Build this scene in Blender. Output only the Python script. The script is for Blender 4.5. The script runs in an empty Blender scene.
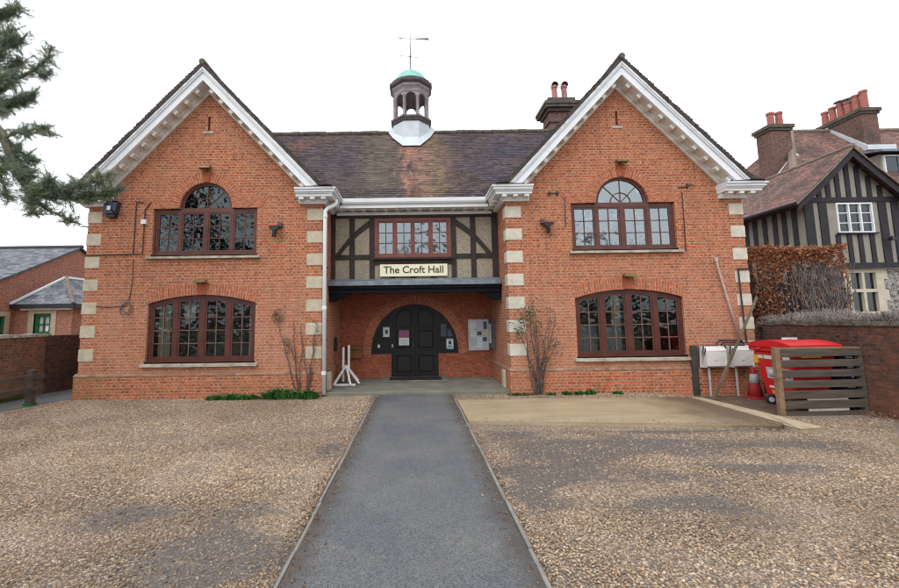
import bpy, bmesh, math, random
import numpy as np
from mathutils import Vector, Matrix, noise
from mathutils.geometry import tessellate_polygon

random.seed(7)
PI = math.pi
D = 10.4                      # facade plane of the two gabled wings
scene = bpy.context.scene
COL = scene.collection

# ------------------------------------------------------------------ materials
def _new(name):
    m = bpy.data.materials.new(name)
    m.use_nodes = True
    nt = m.node_tree
    b = nt.nodes['Principled BSDF']
    return m, nt, b

def N(nt, typ, **kw):
    n = nt.nodes.new(typ)
    for k, v in kw.items():
        if k in n.inputs.keys() if isinstance(k, str) else False:
            n.inputs[k].default_value = v
        else:
            setattr(n, k, v)
    return n

def setin(n, **kw):
    for k, v in kw.items():
        n.inputs[k.replace('_', ' ')].default_value = v

def rgba(c):
    return (c[0], c[1], c[2], 1.0)

def mixc(nt, fac, a, b, blend='MIX'):
    n = nt.nodes.new('ShaderNodeMix')
    n.data_type = 'RGBA'
    n.blend_type = blend
    for sock, val in ((n.inputs[0], fac), (n.inputs[6], a), (n.inputs[7], b)):
        if hasattr(val, 'is_linked'):
            nt.links.new(val, sock)
        elif isinstance(val, (tuple, list)):
            sock.default_value = rgba(val)
        else:
            sock.default_value = val
    return n.outputs[2]

def ramp(nt, src, p0, p1, c0=(0, 0, 0), c1=(1, 1, 1)):
    r = nt.nodes.new('ShaderNodeValToRGB')
    r.color_ramp.elements[0].position = p0
    r.color_ramp.elements[1].position = p1
    r.color_ramp.elements[0].color = rgba(c0)
    r.color_ramp.elements[1].color = rgba(c1)
    nt.links.new(src, r.inputs[0])
    return r.outputs[0]

def noise_tex(nt, vec, scale, detail=4, rough=.55):
    n = nt.nodes.new('ShaderNodeTexNoise')
    n.inputs['Scale'].default_value = scale
    n.inputs['Detail'].default_value = detail
    n.inputs['Roughness'].default_value = rough
    if vec is not None:
        nt.links.new(vec, n.inputs['Vector'])
    return n.outputs['Fac']

def math_n(nt, op, a, b=None, clamp=False):
    n = nt.nodes.new('ShaderNodeMath')
    n.operation = op
    n.use_clamp = clamp
    for i, v in enumerate((a, b)):
        if v is None:
            continue
        if hasattr(v, 'is_linked'):
            nt.links.new(v, n.inputs[i])
        else:
            n.inputs[i].default_value = v
    return n.outputs[0]

def bump(nt, b, height, strength=.3, dist=.01):
    n = nt.nodes.new('ShaderNodeBump')
    n.inputs['Strength'].default_value = strength
    n.inputs['Distance'].default_value = dist
    nt.links.new(height, n.inputs['Height'])
    nt.links.new(n.outputs[0], b.inputs['Normal'])

def objco(nt):
    return nt.nodes.new('ShaderNodeTexCoord').outputs['Object']

def mat(name, col, rough=.6, var=.2, scale=6., bmp=0., metal=0., spec=.4, stain=None, stain_amt=.5, stain_scale=1.5, stretch=None):
    m, nt, b = _new(name)
    co = objco(nt)
    if stretch:
        mp = nt.nodes.new('ShaderNodeMapping')
        mp.inputs['Scale'].default_value = stretch
        nt.links.new(co, mp.inputs[0]); co = mp.outputs[0]
    f = noise_tex(nt, co, scale, 6)
    lo = tuple(max(0, c * (1 - var)) for c in col)
    hi = tuple(min(1, c * (1 + var)) for c in col)
    c = ramp(nt, f, .3, .7, lo, hi)
    if stain:
        s = noise_tex(nt, co, stain_scale, 5, .65)
        s = ramp(nt, s, .5, .72)
        s = math_n(nt, 'MULTIPLY', s, stain_amt)
        c = mixc(nt, s, c, stain)
    nt.links.new(c, b.inputs['Base Color'])
    b.inputs['Roughness'].default_value = rough
    b.inputs['Metallic'].default_value = metal
    b.inputs['Specular IOR Level'].default_value = spec
    if bmp:
        f2 = noise_tex(nt, co, scale * 6, 4)
        bump(nt, b, f2, bmp, .01)
    return m

def wallvec(nt):
    """(along the wall, height) in object space, for faces turned any way."""
    co = objco(nt)
    sx = nt.nodes.new('ShaderNodeSeparateXYZ'); nt.links.new(co, sx.inputs[0])
    g = nt.nodes.new('ShaderNodeNewGeometry')
    sn = nt.nodes.new('ShaderNodeSeparateXYZ'); nt.links.new(g.outputs['True Normal'], sn.inputs[0])
    ax = math_n(nt, 'ABSOLUTE', sn.outputs[0])
    side = math_n(nt, 'GREATER_THAN', ax, .6)
    dx = math_n(nt, 'SUBTRACT', sx.outputs[1], sx.outputs[0])
    u = math_n(nt, 'ADD', sx.outputs[0], math_n(nt, 'MULTIPLY', side, dx))
    cb = nt.nodes.new('ShaderNodeCombineXYZ')
    nt.links.new(u, cb.inputs[0]); nt.links.new(sx.outputs[2], cb.inputs[1])
    return cb.outputs[0], co, sx.outputs

def brick_mat(name, c1, c2, mortar, pale=None, pale_amt=.5, dark=None, dark_amt=.4, algae=None, uv=False, bw=.225, rh=.0752, mort=.011, wear=None, sq=.5, streaks=0.):
    m, nt, b = _new(name)
    if uv:
        tc = nt.nodes.new('ShaderNodeTexCoord')
        vec = tc.outputs['UV']; co = tc.outputs['Object']; xyz = None
    else:
        vec, co, xyz = wallvec(nt)
    # slightly uneven courses
    br = nt.nodes.new('ShaderNodeTexBrick')
    br.offset = .5; br.squash = sq; br.squash_frequency = 2
    setin(br, Scale=1.0, Mortar_Size=mort, Mortar_Smooth=.25, Bias=-.05, Brick_Width=bw, Row_Height=rh)
    br.inputs['Color1'].default_value = rgba(c1)
    br.inputs['Color2'].default_value = rgba(c2)
    br.inputs['Mortar'].default_value = rgba(mortar)
    wob = nt.nodes.new('ShaderNodeTexNoise'); wob.inputs['Scale'].default_value = 5; wob.inputs['Detail'].default_value = 2
    nt.links.new(co, wob.inputs['Vector'])
    va = nt.nodes.new('ShaderNodeVectorMath'); va.operation = 'MULTIPLY_ADD'
    nt.links.new(wob.outputs['Color'], va.inputs[0]); va.inputs[1].default_value = (.014, .008, 0); nt.links.new(vec, va.inputs[2])
    nt.links.new(va.outputs[0], br.inputs['Vector'])
    c = br.outputs['Color']
    # brick to brick dark headers
    br2 = nt.nodes.new('ShaderNodeTexBrick'); br2.offset = .5
    setin(br2, Scale=1.0, Mortar_Size=0.0, Bias=-.55, Brick_Width=bw * .5, Row_Height=rh)
    br2.inputs['Color1'].default_value = (1, 1, 1, 1); br2.inputs['Color2'].default_value = (.34, .33, .36, 1)
    nt.links.new(va.outputs[0], br2.inputs['Vector'])
    c = mixc(nt, .75, c, br2.outputs['Color'], 'MULTIPLY')
    c = mixc(nt, br.outputs['Fac'], c, mixc(nt, ramp(nt, noise_tex(nt, co, 9, 4, .7), .35, .7), mortar, tuple(k * .45 for k in mortar)))
    f = noise_tex(nt, co, 14, 5)
    c = mixc(nt, 1.0, c, ramp(nt, f, .25, .75, (.66, .64, .64), (1.25, 1.25, 1.25)), 'MULTIPLY')
    f3 = noise_tex(nt, co, 55, 3)
    c = mixc(nt, 1.0, c, ramp(nt, f3, .3, .7, (.8, .78, .78), (1.18, 1.18, 1.18)), 'MULTIPLY')
    if pale:
        s = ramp(nt, noise_tex(nt, co, .55, 6, .65), .44, .64)
        c = mixc(nt, math_n(nt, 'MULTIPLY', s, pale_amt), c, pale)
    if dark:
        s = ramp(nt, noise_tex(nt, co, 1.1, 7, .7), .52, .70)
        c = mixc(nt, math_n(nt, 'MULTIPLY', s, dark_amt), c, dark)
    if wear and xyz is not None:      # lime bloom on the lower storey, patchy
        w = nt.nodes.new('ShaderNodeMapRange')
        setin(w, From_Min=3.6, From_Max=2.2); nt.links.new(xyz[2], w.inputs[0])
        s = ramp(nt, noise_tex(nt, co, 1.6, 7, .7), .3, .75)
        f2 = math_n(nt, 'MULTIPLY', math_n(nt, 'MULTIPLY', s, w.outputs[0]), .42)
        c = mixc(nt, f2, c, wear)
    if streaks:     # rain run-off stains
        mp = nt.nodes.new('ShaderNodeMapping'); mp.inputs['Scale'].default_value = (2.6, 2.6, .22)
        nt.links.new(co, mp.inputs[0])
        s = ramp(nt, noise_tex(nt, mp.outputs[0], 1.5, 6, .7), .54, .74)
        c = mixc(nt, math_n(nt, 'MULTIPLY', s, streaks), c, (.16, .075, .05))
    if algae:
        s = ramp(nt, noise_tex(nt, co, 2.3, 7, .75), .40, .66)
        w = nt.nodes.new('ShaderNodeMapRange')
        setin(w, From_Min=-7.3, From_Max=-8.5)
        nt.links.new(math_n(nt, 'ADD', xyz[0], math_n(nt, 'MULTIPLY', math_n(nt, 'SUBTRACT', noise_tex(nt, co, 1.1, 5), .5), 1.6)), w.inputs[0])
        c = mixc(nt, math_n(nt, 'MULTIPLY', math_n(nt, 'MULTIPLY', s, w.outputs[0]), .85), c, algae)
    nt.links.new(c, b.inputs['Base Color'])
    b.inputs['Roughness'].default_value = .85
    b.inputs['Specular IOR Level'].default_value = .25
    h = math_n(nt, 'SUBTRACT', 1.0, br.outputs['Fac'])
    bump(nt, b, h, .55, .008)
    return m

def tile_mat(name, cols, rowh=.1, wid=.17, streak=False, uv=True, moss=None):
    m, nt, b = _new(name)
    tc = nt.nodes.new('ShaderNodeTexCoord')
    co = tc.outputs['Object']
    wob = nt.nodes.new('ShaderNodeTexNoise'); wob.inputs['Scale'].default_value = 4; wob.inputs['Detail'].default_value = 3
    nt.links.new(co, wob.inputs['Vector'])
    va = nt.nodes.new('ShaderNodeVectorMath'); va.operation = 'MULTIPLY_ADD'
    nt.links.new(wob.outputs['Color'], va.inputs[0]); va.inputs[1].default_value = (.10, .012, 0); nt.links.new(tc.outputs['UV'], va.inputs[2])
    vo = nt.nodes.new('ShaderNodeVectorMath'); vo.operation = 'ADD'; vo.inputs[1].default_value = (40.37, 20.0, 0)
    nt.links.new(va.outputs[0], vo.inputs[0])
    vec = vo.outputs[0]
    br = nt.nodes.new('ShaderNodeTexBrick'); br.offset = .5
    setin(br, Scale=1.0, Mortar_Size=.005, Bias=0.0, Brick_Width=wid, Row_Height=rowh)
    br.inputs['Color1'].default_value = (1.6, 1.5, 1.45, 1); br.inputs['Color2'].default_value = (.6, .62, .68, 1); br.inputs['Mortar'].default_value = (.3, .3, .3, 1)
    nt.links.new(vec, br.inputs['Vector'])
    f = noise_tex(nt, co, .55, 6, .6)
    r = nt.nodes.new('ShaderNodeValToRGB')
    els = r.color_ramp.elements
    els[0].position = .34; els[0].color = rgba(cols[0])
    els[1].position = .68; els[1].color = rgba(cols[-1])
    for i, cc in enumerate(cols[1:-1]):
        e = els.new(.34 + .34 * (i + 1) / (len(cols) - 1)); e.color = rgba(cc)
    nt.links.new(f, r.inputs[0])
    c = r.outputs[0]
    fine = noise_tex(nt, co, 9, 6, .7)
    c = mixc(nt, 1.0, c, ramp(nt, fine, .3, .72, (.5, .5, .52), (1.6, 1.5, 1.45)), 'MULTIPLY')
    if streak:
        sx = nt.nodes.new('ShaderNodeSeparateXYZ'); nt.links.new(co, sx.inputs[0])
        mp = nt.nodes.new('ShaderNodeMapping'); mp.inputs['Scale'].default_value = (1.6, .35, .35)
        nt.links.new(co, mp.inputs[0])
        nz = noise_tex(nt, mp.outputs[0], 2.0, 7, .75)
        off = math_n(nt, 'MULTIPLY', math_n(nt, 'SUBTRACT', nz, .5), 1.7)
        def band(cx, hw, soft):
            d = math_n(nt, 'ABSOLUTE', math_n(nt, 'ADD', math_n(nt, 'SUBTRACT', sx.outputs[0], cx), off))
            w = nt.nodes.new('ShaderNodeMapRange')
            setin(w, From_Min=hw + soft, From_Max=hw)
            nt.links.new(d, w.inputs[0])
            return w.outputs[0]
        moss_f = math_n(nt, 'MULTIPLY', band(-1.05, .10, .9), .6)
        c = mixc(nt, moss_f, c, (.135, .115, .085))
        moss_f = math_n(nt, 'MULTIPLY', band(.60, .12, .6), .7)
        c = mixc(nt, moss_f, c, (.20, .145, .085))
        cl = ramp(nt, noise_tex(nt, mp.outputs[0], 2.6, 7, .75), .38, .56)
        cl_f = math_n(nt, 'MULTIPLY', math_n(nt, 'MULTIPLY', band(-.05, .16, .42), cl), .8)
        c = mixc(nt, cl_f, c, (.34, .175, .135))
    if moss:
        s = ramp(nt, noise_tex(nt, co, 3.0, 6, .7), .52, .66)
        c = mixc(nt, math_n(nt, 'MULTIPLY', s, .6), c, moss)
    c = mixc(nt, 1.0, c, br.outputs['Color'], 'MULTIPLY')
    nt.links.new(c, b.inputs['Base Color'])
    b.inputs['Roughness'].default_value = .75
    b.inputs['Specular IOR Level'].default_value = .3
    bump(nt, b, noise_tex(nt, co, 30, 3), .35, .01)
    return m

def glass_mat(name, ior=1.9, tint=(.75, .78, .78), wave=.03):
    m = bpy.data.materials.new(name); m.use_nodes = True
    nt = m.node_tree
    for n in list(nt.nodes):
        nt.nodes.remove(n)
    out = nt.nodes.new('ShaderNodeOutputMaterial')
    mx = nt.nodes.new('ShaderNodeMixShader')
    tr = nt.nodes.new('ShaderNodeBsdfTransparent'); tr.inputs[0].default_value = rgba(tint)
    gl = nt.nodes.new('ShaderNodeBsdfGlossy'); gl.inputs['Roughness'].default_value = .02
    gl.inputs['Color'].default_value = (.86, .95, 1.0, 1)  # bluish sky tone put into the colour of the reflections
    fr = nt.nodes.new('ShaderNodeFresnel'); fr.inputs['IOR'].default_value = ior
    co = objco(nt)
    bp = nt.nodes.new('ShaderNodeBump'); bp.inputs['Strength'].default_value = 1.0; bp.inputs['Distance'].default_value = wave
    nt.links.new(noise_tex(nt, co, 2.6, 2), bp.inputs['Height'])
    nt.links.new(bp.outputs[0], gl.inputs['Normal'])
    nt.links.new(fr.outputs[0], mx.inputs[0])
    nt.links.new(tr.outputs[0], mx.inputs[1]); nt.links.new(gl.outputs[0], mx.inputs[2])
    nt.links.new(mx.outputs[0], out.inputs[0])
    return m

M = {}
M['brick'] = brick_mat('orange_red_brick', (.53, .155, .063), (.37, .088, .040), (.55, .375, .26), pale=(.52, .25, .15), pale_amt=.15, streaks=.4, dark=(.20, .09, .06), dark_amt=.3, wear=(.56, .33, .24), mort=.0125)
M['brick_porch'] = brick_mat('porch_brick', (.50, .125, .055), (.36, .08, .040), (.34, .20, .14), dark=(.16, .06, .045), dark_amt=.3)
M['brick_plinth'] = brick_mat('plinth_brick', (.53, .150, .060), (.37, .09, .04), (.54, .37, .26), pale=(.54, .30, .18), pale_amt=.2, dark=(.22, .08, .045), dark_amt=.35, algae=(.15, .15, .045))
M['brick_arch'] = brick_mat('rubbed_arch_brick', (.47, .155, .08), (.40, .12, .06), (.60, .36, .25), uv=True, bw=.34, rh=.074, mort=.010, sq=1.)
M['brick_old'] = brick_mat('old_garden_brick', (.25, .10, .055), (.15, .065, .045), (.22, .18, .14), dark=(.045, .042, .035), dark_amt=.85, pale=(.32, .17, .10), pale_amt=.5)
M['brick_sooty_red'] = brick_mat('sooty_red_brick', (.17, .058, .036), (.075, .04, .032), (.11, .09, .075), dark=(.028, .026, .023), dark_amt=.9, pale=(.24, .09, .05), pale_amt=.4)
M['brick_dark'] = brick_mat('dark_garden_brick', (.13, .052, .04), (.075, .038, .034), (.12, .10, .085), dark=(.03, .028, .025), dark_amt=.8)
M['brick_annexe'] = brick_mat('annexe_brick', (.42, .14, .08), (.33, .11, .07), (.46, .32, .25))
M['brick_chimney'] = brick_mat('chimney_brick', (.23, .10, .075), (.13, .068, .058), (.22, .18, .16), dark=(.06, .055, .052), dark_amt=.85)
M['stone'] = mat('quoin_stone', (.52, .46, .35), .85, .14, 5, .3, stain=(.26, .24, .17), stain_amt=.55, stain_scale=2.2)
M['stone_pale'] = mat('pale_quoin_stone', (.60, .56, .47), .85, .12, 5, .3, stain=(.34, .31, .25), stain_amt=.5, stain_scale=2.2)
M['sill_stone'] = mat('sill_stone', (.44, .41, .34), .85, .25, 5, .3, stain=(.16, .14, .11), stain_amt=.6, stain_scale=3)
M['coping'] = mat('weathered_plinth_top', (.30, .185, .125), .9, .4, 6, .4, stain=(.15, .12, .08), stain_amt=.75, stain_scale=1.5)
M['white'] = mat('white_paint', (.78, .82, .86), .45, .05, 3, .0, stain=(.56, .58, .60), stain_amt=.35, stain_scale=1.2)
M['white_soffit'] = mat('weathered_white_paint', (.74, .72, .67), .6, .1, 3, .05, stain=(.45, .40, .33), stain_amt=.5, stain_scale=2)
M['pipe'] = mat('white_plastic_pipe', (.80, .81, .83), .35, .03, 3)
M['win_upper'] = mat('brown_stained_frame', (.105, .038, .030), .45, .25, 4, .05)
M['win_mid'] = mat('red_brown_frame', (.185, .055, .042), .45, .2, 4, .05)
M['win_lower'] = mat('mahogany_frame', (.090, .028, .020), .4, .25, 4, .05)
M['bars'] = mat('light_catching_glazing_bar', (.16, .09, .07), .5, .3, 6)  # frame brown made paler: light caught by the bars put into the colour
M['glass'] = glass_mat('window_glass', 2.7, (.6, .62, .62))
M['glass_left'] = glass_mat('upper_left_glass', 1.62, (.55, .62, .60), .05)  # mirrors weakly: the dark reflection on this side is set in the glass
M['glass_right'] = glass_mat('upper_right_glass', 3.6, (.6, .62, .62), .018)  # mirrors strongly: the bright sky reflection is set in the glass
M['glass_house'] = glass_mat('house_window_glass', 1.8, (.7, .72, .72), .004)
M['glass_low'] = glass_mat('lower_window_glass', 1.5, (.8, .82, .8))
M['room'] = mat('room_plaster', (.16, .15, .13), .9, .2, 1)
M['curtain'] = mat('pale_curtain', (.74, .71, .63), .9, .1, 8, stretch=(6, 6, .3))
M['blind'] = mat('grey_blind', (.30, .35, .40), .8, .1, 3)
M['tile'] = tile_mat('purple_brown_clay_tile', [(.052, .048, .066), (.066, .057, .072), (.080, .061, .068), (.072, .059, .058), (.115, .068, .058)], streak=True)
M['tile_edge'] = mat('roof_edge_tile', (.060, .046, .042), .8, .45, 9, .5)
M['tile_red'] = tile_mat('mottled_red_clay_tile', [(.07, .045, .043), (.13, .075, .065), (.19, .105, .09), (.14, .085, .075), (.10, .075, .06)], moss=(.10, .09, .06))
M['slate'] = tile_mat('grey_blue_slate', [(.10, .12, .145), (.13, .15, .175), (.16, .18, .205)], rowh=.2, wid=.3)
M['ridge'] = mat('ridge_tile', (.085, .072, .058), .85, .5, 9, .5, stain=(.17, .16, .09), stain_amt=.7, stain_scale=3)
M['ridge_red'] = mat('pale_hip_tile', (.20, .155, .125), .85, .35, 9, .4)
M['lead'] = mat('lead_sheet', (.58, .63, .68), .5, .12, 3, .1, metal=.1, stain=(.42, .45, .48), stain_amt=.4)
M['lead_dark'] = mat('dull_lead', (.17, .20, .24), .5, .25, 4, .1, metal=.2, stain=(.36, .40, .44), stain_amt=.6, stain_scale=3)
M['copper'] = mat('verdigris_copper', (.23, .53, .47), .65, .2, 4, .1, stain=(.33, .42, .42), stain_amt=.7)
M['cup_wood'] = mat('weathered_grey_wood', (.30, .27, .285), .75, .3, 6, .2, stain=(.10, .07, .07), stain_amt=.7, stain_scale=3)
M['cup_dark'] = mat('dark_brown_moulding', (.10, .082, .09), .7, .3, 6, .2)
M['iron'] = mat('black_iron', (.03, .03, .032), .5, .2, 5)
M['vane'] = mat('vane_metal', (.16, .15, .15), .5, .3, 5)
M['timber'] = mat('dark_timber', (.032, .024, .021), .75, .35, 5, .3, stretch=(1, 1, .6))
M['timber_house'] = mat('black_tarred_timber', (.022, .020, .026), .7, .3, 5, .3)
M['canopy'] = mat('blue_black_paint', (.006, .007, .010), .8, .25, 4, spec=.15)
M['door'] = mat('black_brown_door_paint', (.009, .007, .0075), .5, .2, 4)
M['door_panel'] = mat('door_panel_paint', (.012, .0095, .010), .45, .2, 4)
M['sign_cream'] = mat('cream_sign_board', (.78, .74, .56), .5, .03, 3)
M['sign_ink'] = mat('dark_olive_lettering', (.07, .065, .035), .5, .05, 3)
M['brass'] = mat('aged_brass', (.20, .15, .07), .45, .3, 8, metal=.4)
M['black_plastic'] = mat('black_plastic', (.02, .021, .024), .35, .15, 5)
M['alarm'] = mat('blue_black_alarm_case', (.035, .045, .075), .3, .2, 5)
M['cable'] = mat('dark_cable', (.045, .032, .03), .6, .2, 8)
M['dk_stain'] = mat('old_fixing_scar', (.20, .15, .12), .9, .4, 8)
M['red_bin'] = mat('red_plastic', (.62, .020, .024), .33, .08, 2, .0, spec=.5, stain=(.45, .02, .025), stain_amt=.4)
M['navy_bin'] = mat('navy_plastic', (.012, .018, .055), .35, .15, 3)
M['rubber'] = mat('black_rubber', (.02, .02, .02), .7, .2, 6)
M['cone_red'] = mat('cone_red', (.40, .030, .034), .6, .12, 5, stain=(.30, .03, .03), stain_amt=.5)
M['cone_grey'] = mat('cone_reflective_sleeve', (.42, .45, .47), .4, .12, 5)
M['label_white'] = mat('white_sticker', (.75, .75, .76), .4, .04, 5)
M['label_grey'] = mat('grey_sticker', (.45, .50, .55), .4, .1, 20)
M['label_yellow'] = mat('yellow_sticker', (.72, .45, .06), .4, .06, 5)
M['label_blue'] = mat('blue_sticker', (.12, .36, .55), .4, .1, 9)
M['label_purple'] = mat('purple_print', (.30, .10, .22), .5, .4, 30)
M['ink'] = mat('printed_ink', (.06, .07, .10), .6, .2, 10)
M['gate_wood'] = mat('weathered_fence_board', (.092, .075, .060), .85, .35, 5, .35, stretch=(.4, 1, 4), stain=(.06, .055, .045), stain_amt=.6)
M['gate_post'] = mat('brown_fence_post', (.23, .15, .09), .85, .3, 6, .3)
M['pale_board'] = mat('pale_board', (.68, .63, .55), .8, .15, 5, .1)
M['rail_wood'] = mat('dark_rail_wood', (.075, .055, .045), .85, .35, 5, .3, stain=(.10, .11, .06), stain_amt=.5)
M['meter'] = mat('white_meter_box', (.70, .69, .66), .4, .06, 4, stain=(.45, .42, .36), stain_amt=.5, stain_scale=4)
M['pink_pipe'] = mat('pinkish_grey_pipe', (.50, .37, .34), .5, .12, 5)
M['grey_pipe'] = mat('grey_pipe', (.42, .41, .38), .5, .12, 5)
M['plank'] = mat('old_plank', (.15, .115, .08), .85, .35, 5, .3, stretch=(1, 1, .3))
M['dark_board'] = mat('dark_wet_board', (.055, .045, .040), .8, .3, 5, .2)
M['silver'] = mat('silver_frame', (.52, .53, .56), .35, .08, 5, metal=.5)
M['paper'] = mat('lilac_paper', (.56, .55, .66), .6, .12, 14)
M['paper_white'] = mat('white_paper', (.74, .75, .78), .6, .06, 10)
M['paper_cream'] = mat('cream_paper', (.58, .55, .36), .6, .06, 10)
M['paper_dark'] = mat('dark_paper', (.07, .10, .13), .6, .3, 20)
M['paper_green'] = mat('pale_green_paper', (.42, .55, .50), .6, .1, 20)
M['letterbox'] = mat('varnished_letter_box', (.21, .082, .025), .45, .2, 6)
M['sign_stand'] = mat('white_painted_stand', (.74, .75, .76), .5, .06, 6)
M['step'] = mat('worn_stone_step', (.19, .185, .15), .8, .3, 3, .25, stain=(.09, .11, .05), stain_amt=.6, stain_scale=1.5)
M['mat_rubber'] = mat('black_door_mat', (.018, .018, .02), .85, .2, 40)
M['green_paint'] = mat('green_paint', (.012, .12, .045), .45, .15, 5)
M['surround'] = mat('sandstone_surround', (.42, .35, .26), .85, .12, 5, .2)
M['fascia_dark'] = mat('dark_fascia', (.022, .024, .030), .5, .15, 5)
M['grey_net'] = mat('grey_blinds', (.45, .45, .42), .8, .1, 6)
M['house_plaster'] = mat('pebbledash_render', (.30, .28, .24), .95, .25, 40, .5, stain=(.15, .14, .12), stain_amt=.6, stain_scale=1.2)
M['house_white'] = mat('white_window_paint', (.78, .80, .82), .4, .03, 5)
M['house_stone'] = mat('cream_stone_dressing', (.52, .48, .38), .85, .12, 5, .2)
M['pot'] = mat('terracotta_pot', (.36, .13, .105), .8, .2, 7, .1)
M['pot_pink'] = mat('pink_clay_pot', (.36, .16, .155), .8, .2, 7, .1)
M['cowl'] = mat('grey_metal_cowl', (.30, .32, .34), .4, .2, 5, metal=.5)
M['cap_stone'] = mat('sooty_chimney_cap', (.09, .075, .07), .9, .35, 7, .3, stain=(.17, .17, .07), stain_amt=.7, stain_scale=3)
M['bark'] = mat('pine_bark', (.075, .055, .045), .9, .35, 8, .4)
M['pine_twig'] = mat('pine_twig_bark', (.15, .135, .10), .9, .35, 8, .4)
M['bark_grey'] = mat('grey_winter_bark', (.075, .066, .058), .9, .35, 8, .3)
M['stem_brown'] = mat('brown_stem', (.085, .062, .055), .85, .35, 8)
M['stem_grey'] = mat('grey_dry_stem', (.17, .145, .14), .9, .4, 5)
M['stem_mauve'] = mat('mauve_dry_stem', (.27, .23, .215), .9, .4, 5)
M['leaf_green'] = mat('fresh_green_leaf', (.042, .13, .022), .6, .4, 9)
M['leaf_rose'] = mat('dull_green_leaf', (.055, .095, .045), .6, .4, 9)

def leaf_mat(name, cols, scale=5., tr=.3):
    m, nt, b = _new(name)
    co = objco(nt)
    f = noise_tex(nt, co, scale, 3)
    r = nt.nodes.new('ShaderNodeValToRGB')
    els = r.color_ramp.elements
    els[0].position = .32; els[0].color = rgba(cols[0]); els[1].position = .68; els[1].color = rgba(cols[-1])
    for i, cc in enumerate(cols[1:-1]):
        e = els.new(.32 + .36 * (i + 1) / (len(cols) - 1)); e.color = rgba(cc)
    nt.links.new(f, r.inputs[0])
    nt.links.new(r.outputs[0], b.inputs['Base Color'])
    b.inputs['Roughness'].default_value = .6
    tl = nt.nodes.new('ShaderNodeBsdfTranslucent')
    nt.links.new(r.outputs[0], tl.inputs[0])
    mx = nt.nodes.new('ShaderNodeMixShader'); mx.inputs[0].default_value = tr
    out = nt.nodes['Material Output']
    nt.links.new(b.outputs[0], mx.inputs[1]); nt.links.new(tl.outputs[0], mx.inputs[2])
    nt.links.new(mx.outputs[0], out.inputs[0])
    return m
M['needle'] = leaf_mat('pine_needle', [(.19, .25, .20), (.24, .31, .22), (.31, .36, .21)], 3, .5)
M['beech'] = leaf_mat('copper_beech_leaf', [(.15, .058, .030), (.33, .13, .058), (.52, .26, .14)], 14)
M['litter'] = leaf_mat('dead_leaf', [(.10, .05, .03), (.22, .12, .07), (.33, .20, .12)], 30)
M['grass'] = leaf_mat('rough_grass', [(.05, .075, .02), (.09, .12, .03), (.14, .14, .05)], 8)

def pebbledash():
    m, nt, b = _new('beige_pebbledash')
    co = objco(nt)
    v = nt.nodes.new('ShaderNodeTexVoronoi'); v.inputs['Scale'].default_value = 55
    nt.links.new(co, v.inputs['Vector'])
    s = nt.nodes.new('ShaderNodeSeparateColor'); nt.links.new(v.outputs['Color'], s.inputs[0])
    c = ramp(nt, s.outputs[0], .1, .9, (.20, .165, .12), (.46, .40, .31))
    c = mixc(nt, .5, c, ramp(nt, noise_tex(nt, co, 26, 4, .7), .3, .7, (.16, .13, .10), (.50, .44, .34)))
    st = ramp(nt, noise_tex(nt, co, 1.4, 5), .5, .7)
    c = mixc(nt, math_n(nt, 'MULTIPLY', st, .35), c, (.20, .18, .14))
    nt.links.new(c, b.inputs['Base Color']); b.inputs['Roughness'].default_value = .95
    bump(nt, b, v.outputs['Distance'], .7, .012)
    return m
M['dash'] = pebbledash()

def flint():
    m, nt, b = _new('knapped_flint_wall')
    co = objco(nt)
    v = nt.nodes.new('ShaderNodeTexVoronoi'); v.inputs['Scale'].default_value = 12
    nt.links.new(co, v.inputs['Vector'])
    s = nt.nodes.new('ShaderNodeSeparateColor'); nt.links.new(v.outputs['Color'], s.inputs[0])
    c = ramp(nt, s.outputs[0], .15, .85, (.05, .05, .06), (.34, .32, .31))
    e = nt.nodes.new('ShaderNodeTexVoronoi'); e.feature = 'DISTANCE_TO_EDGE'; e.inputs['Scale'].default_value = 12
    nt.links.new(co, e.inputs['Vector'])
    k = ramp(nt, e.outputs['Distance'], .03, .10)
    c = mixc(nt, k, (.36, .33, .29), c)
    nt.links.new(c, b.inputs['Base Color']); b.inputs['Roughness'].default_value = .7
    bump(nt, b, e.outputs['Distance'], .6, .03)
    return m
M['flint'] = flint()

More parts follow.
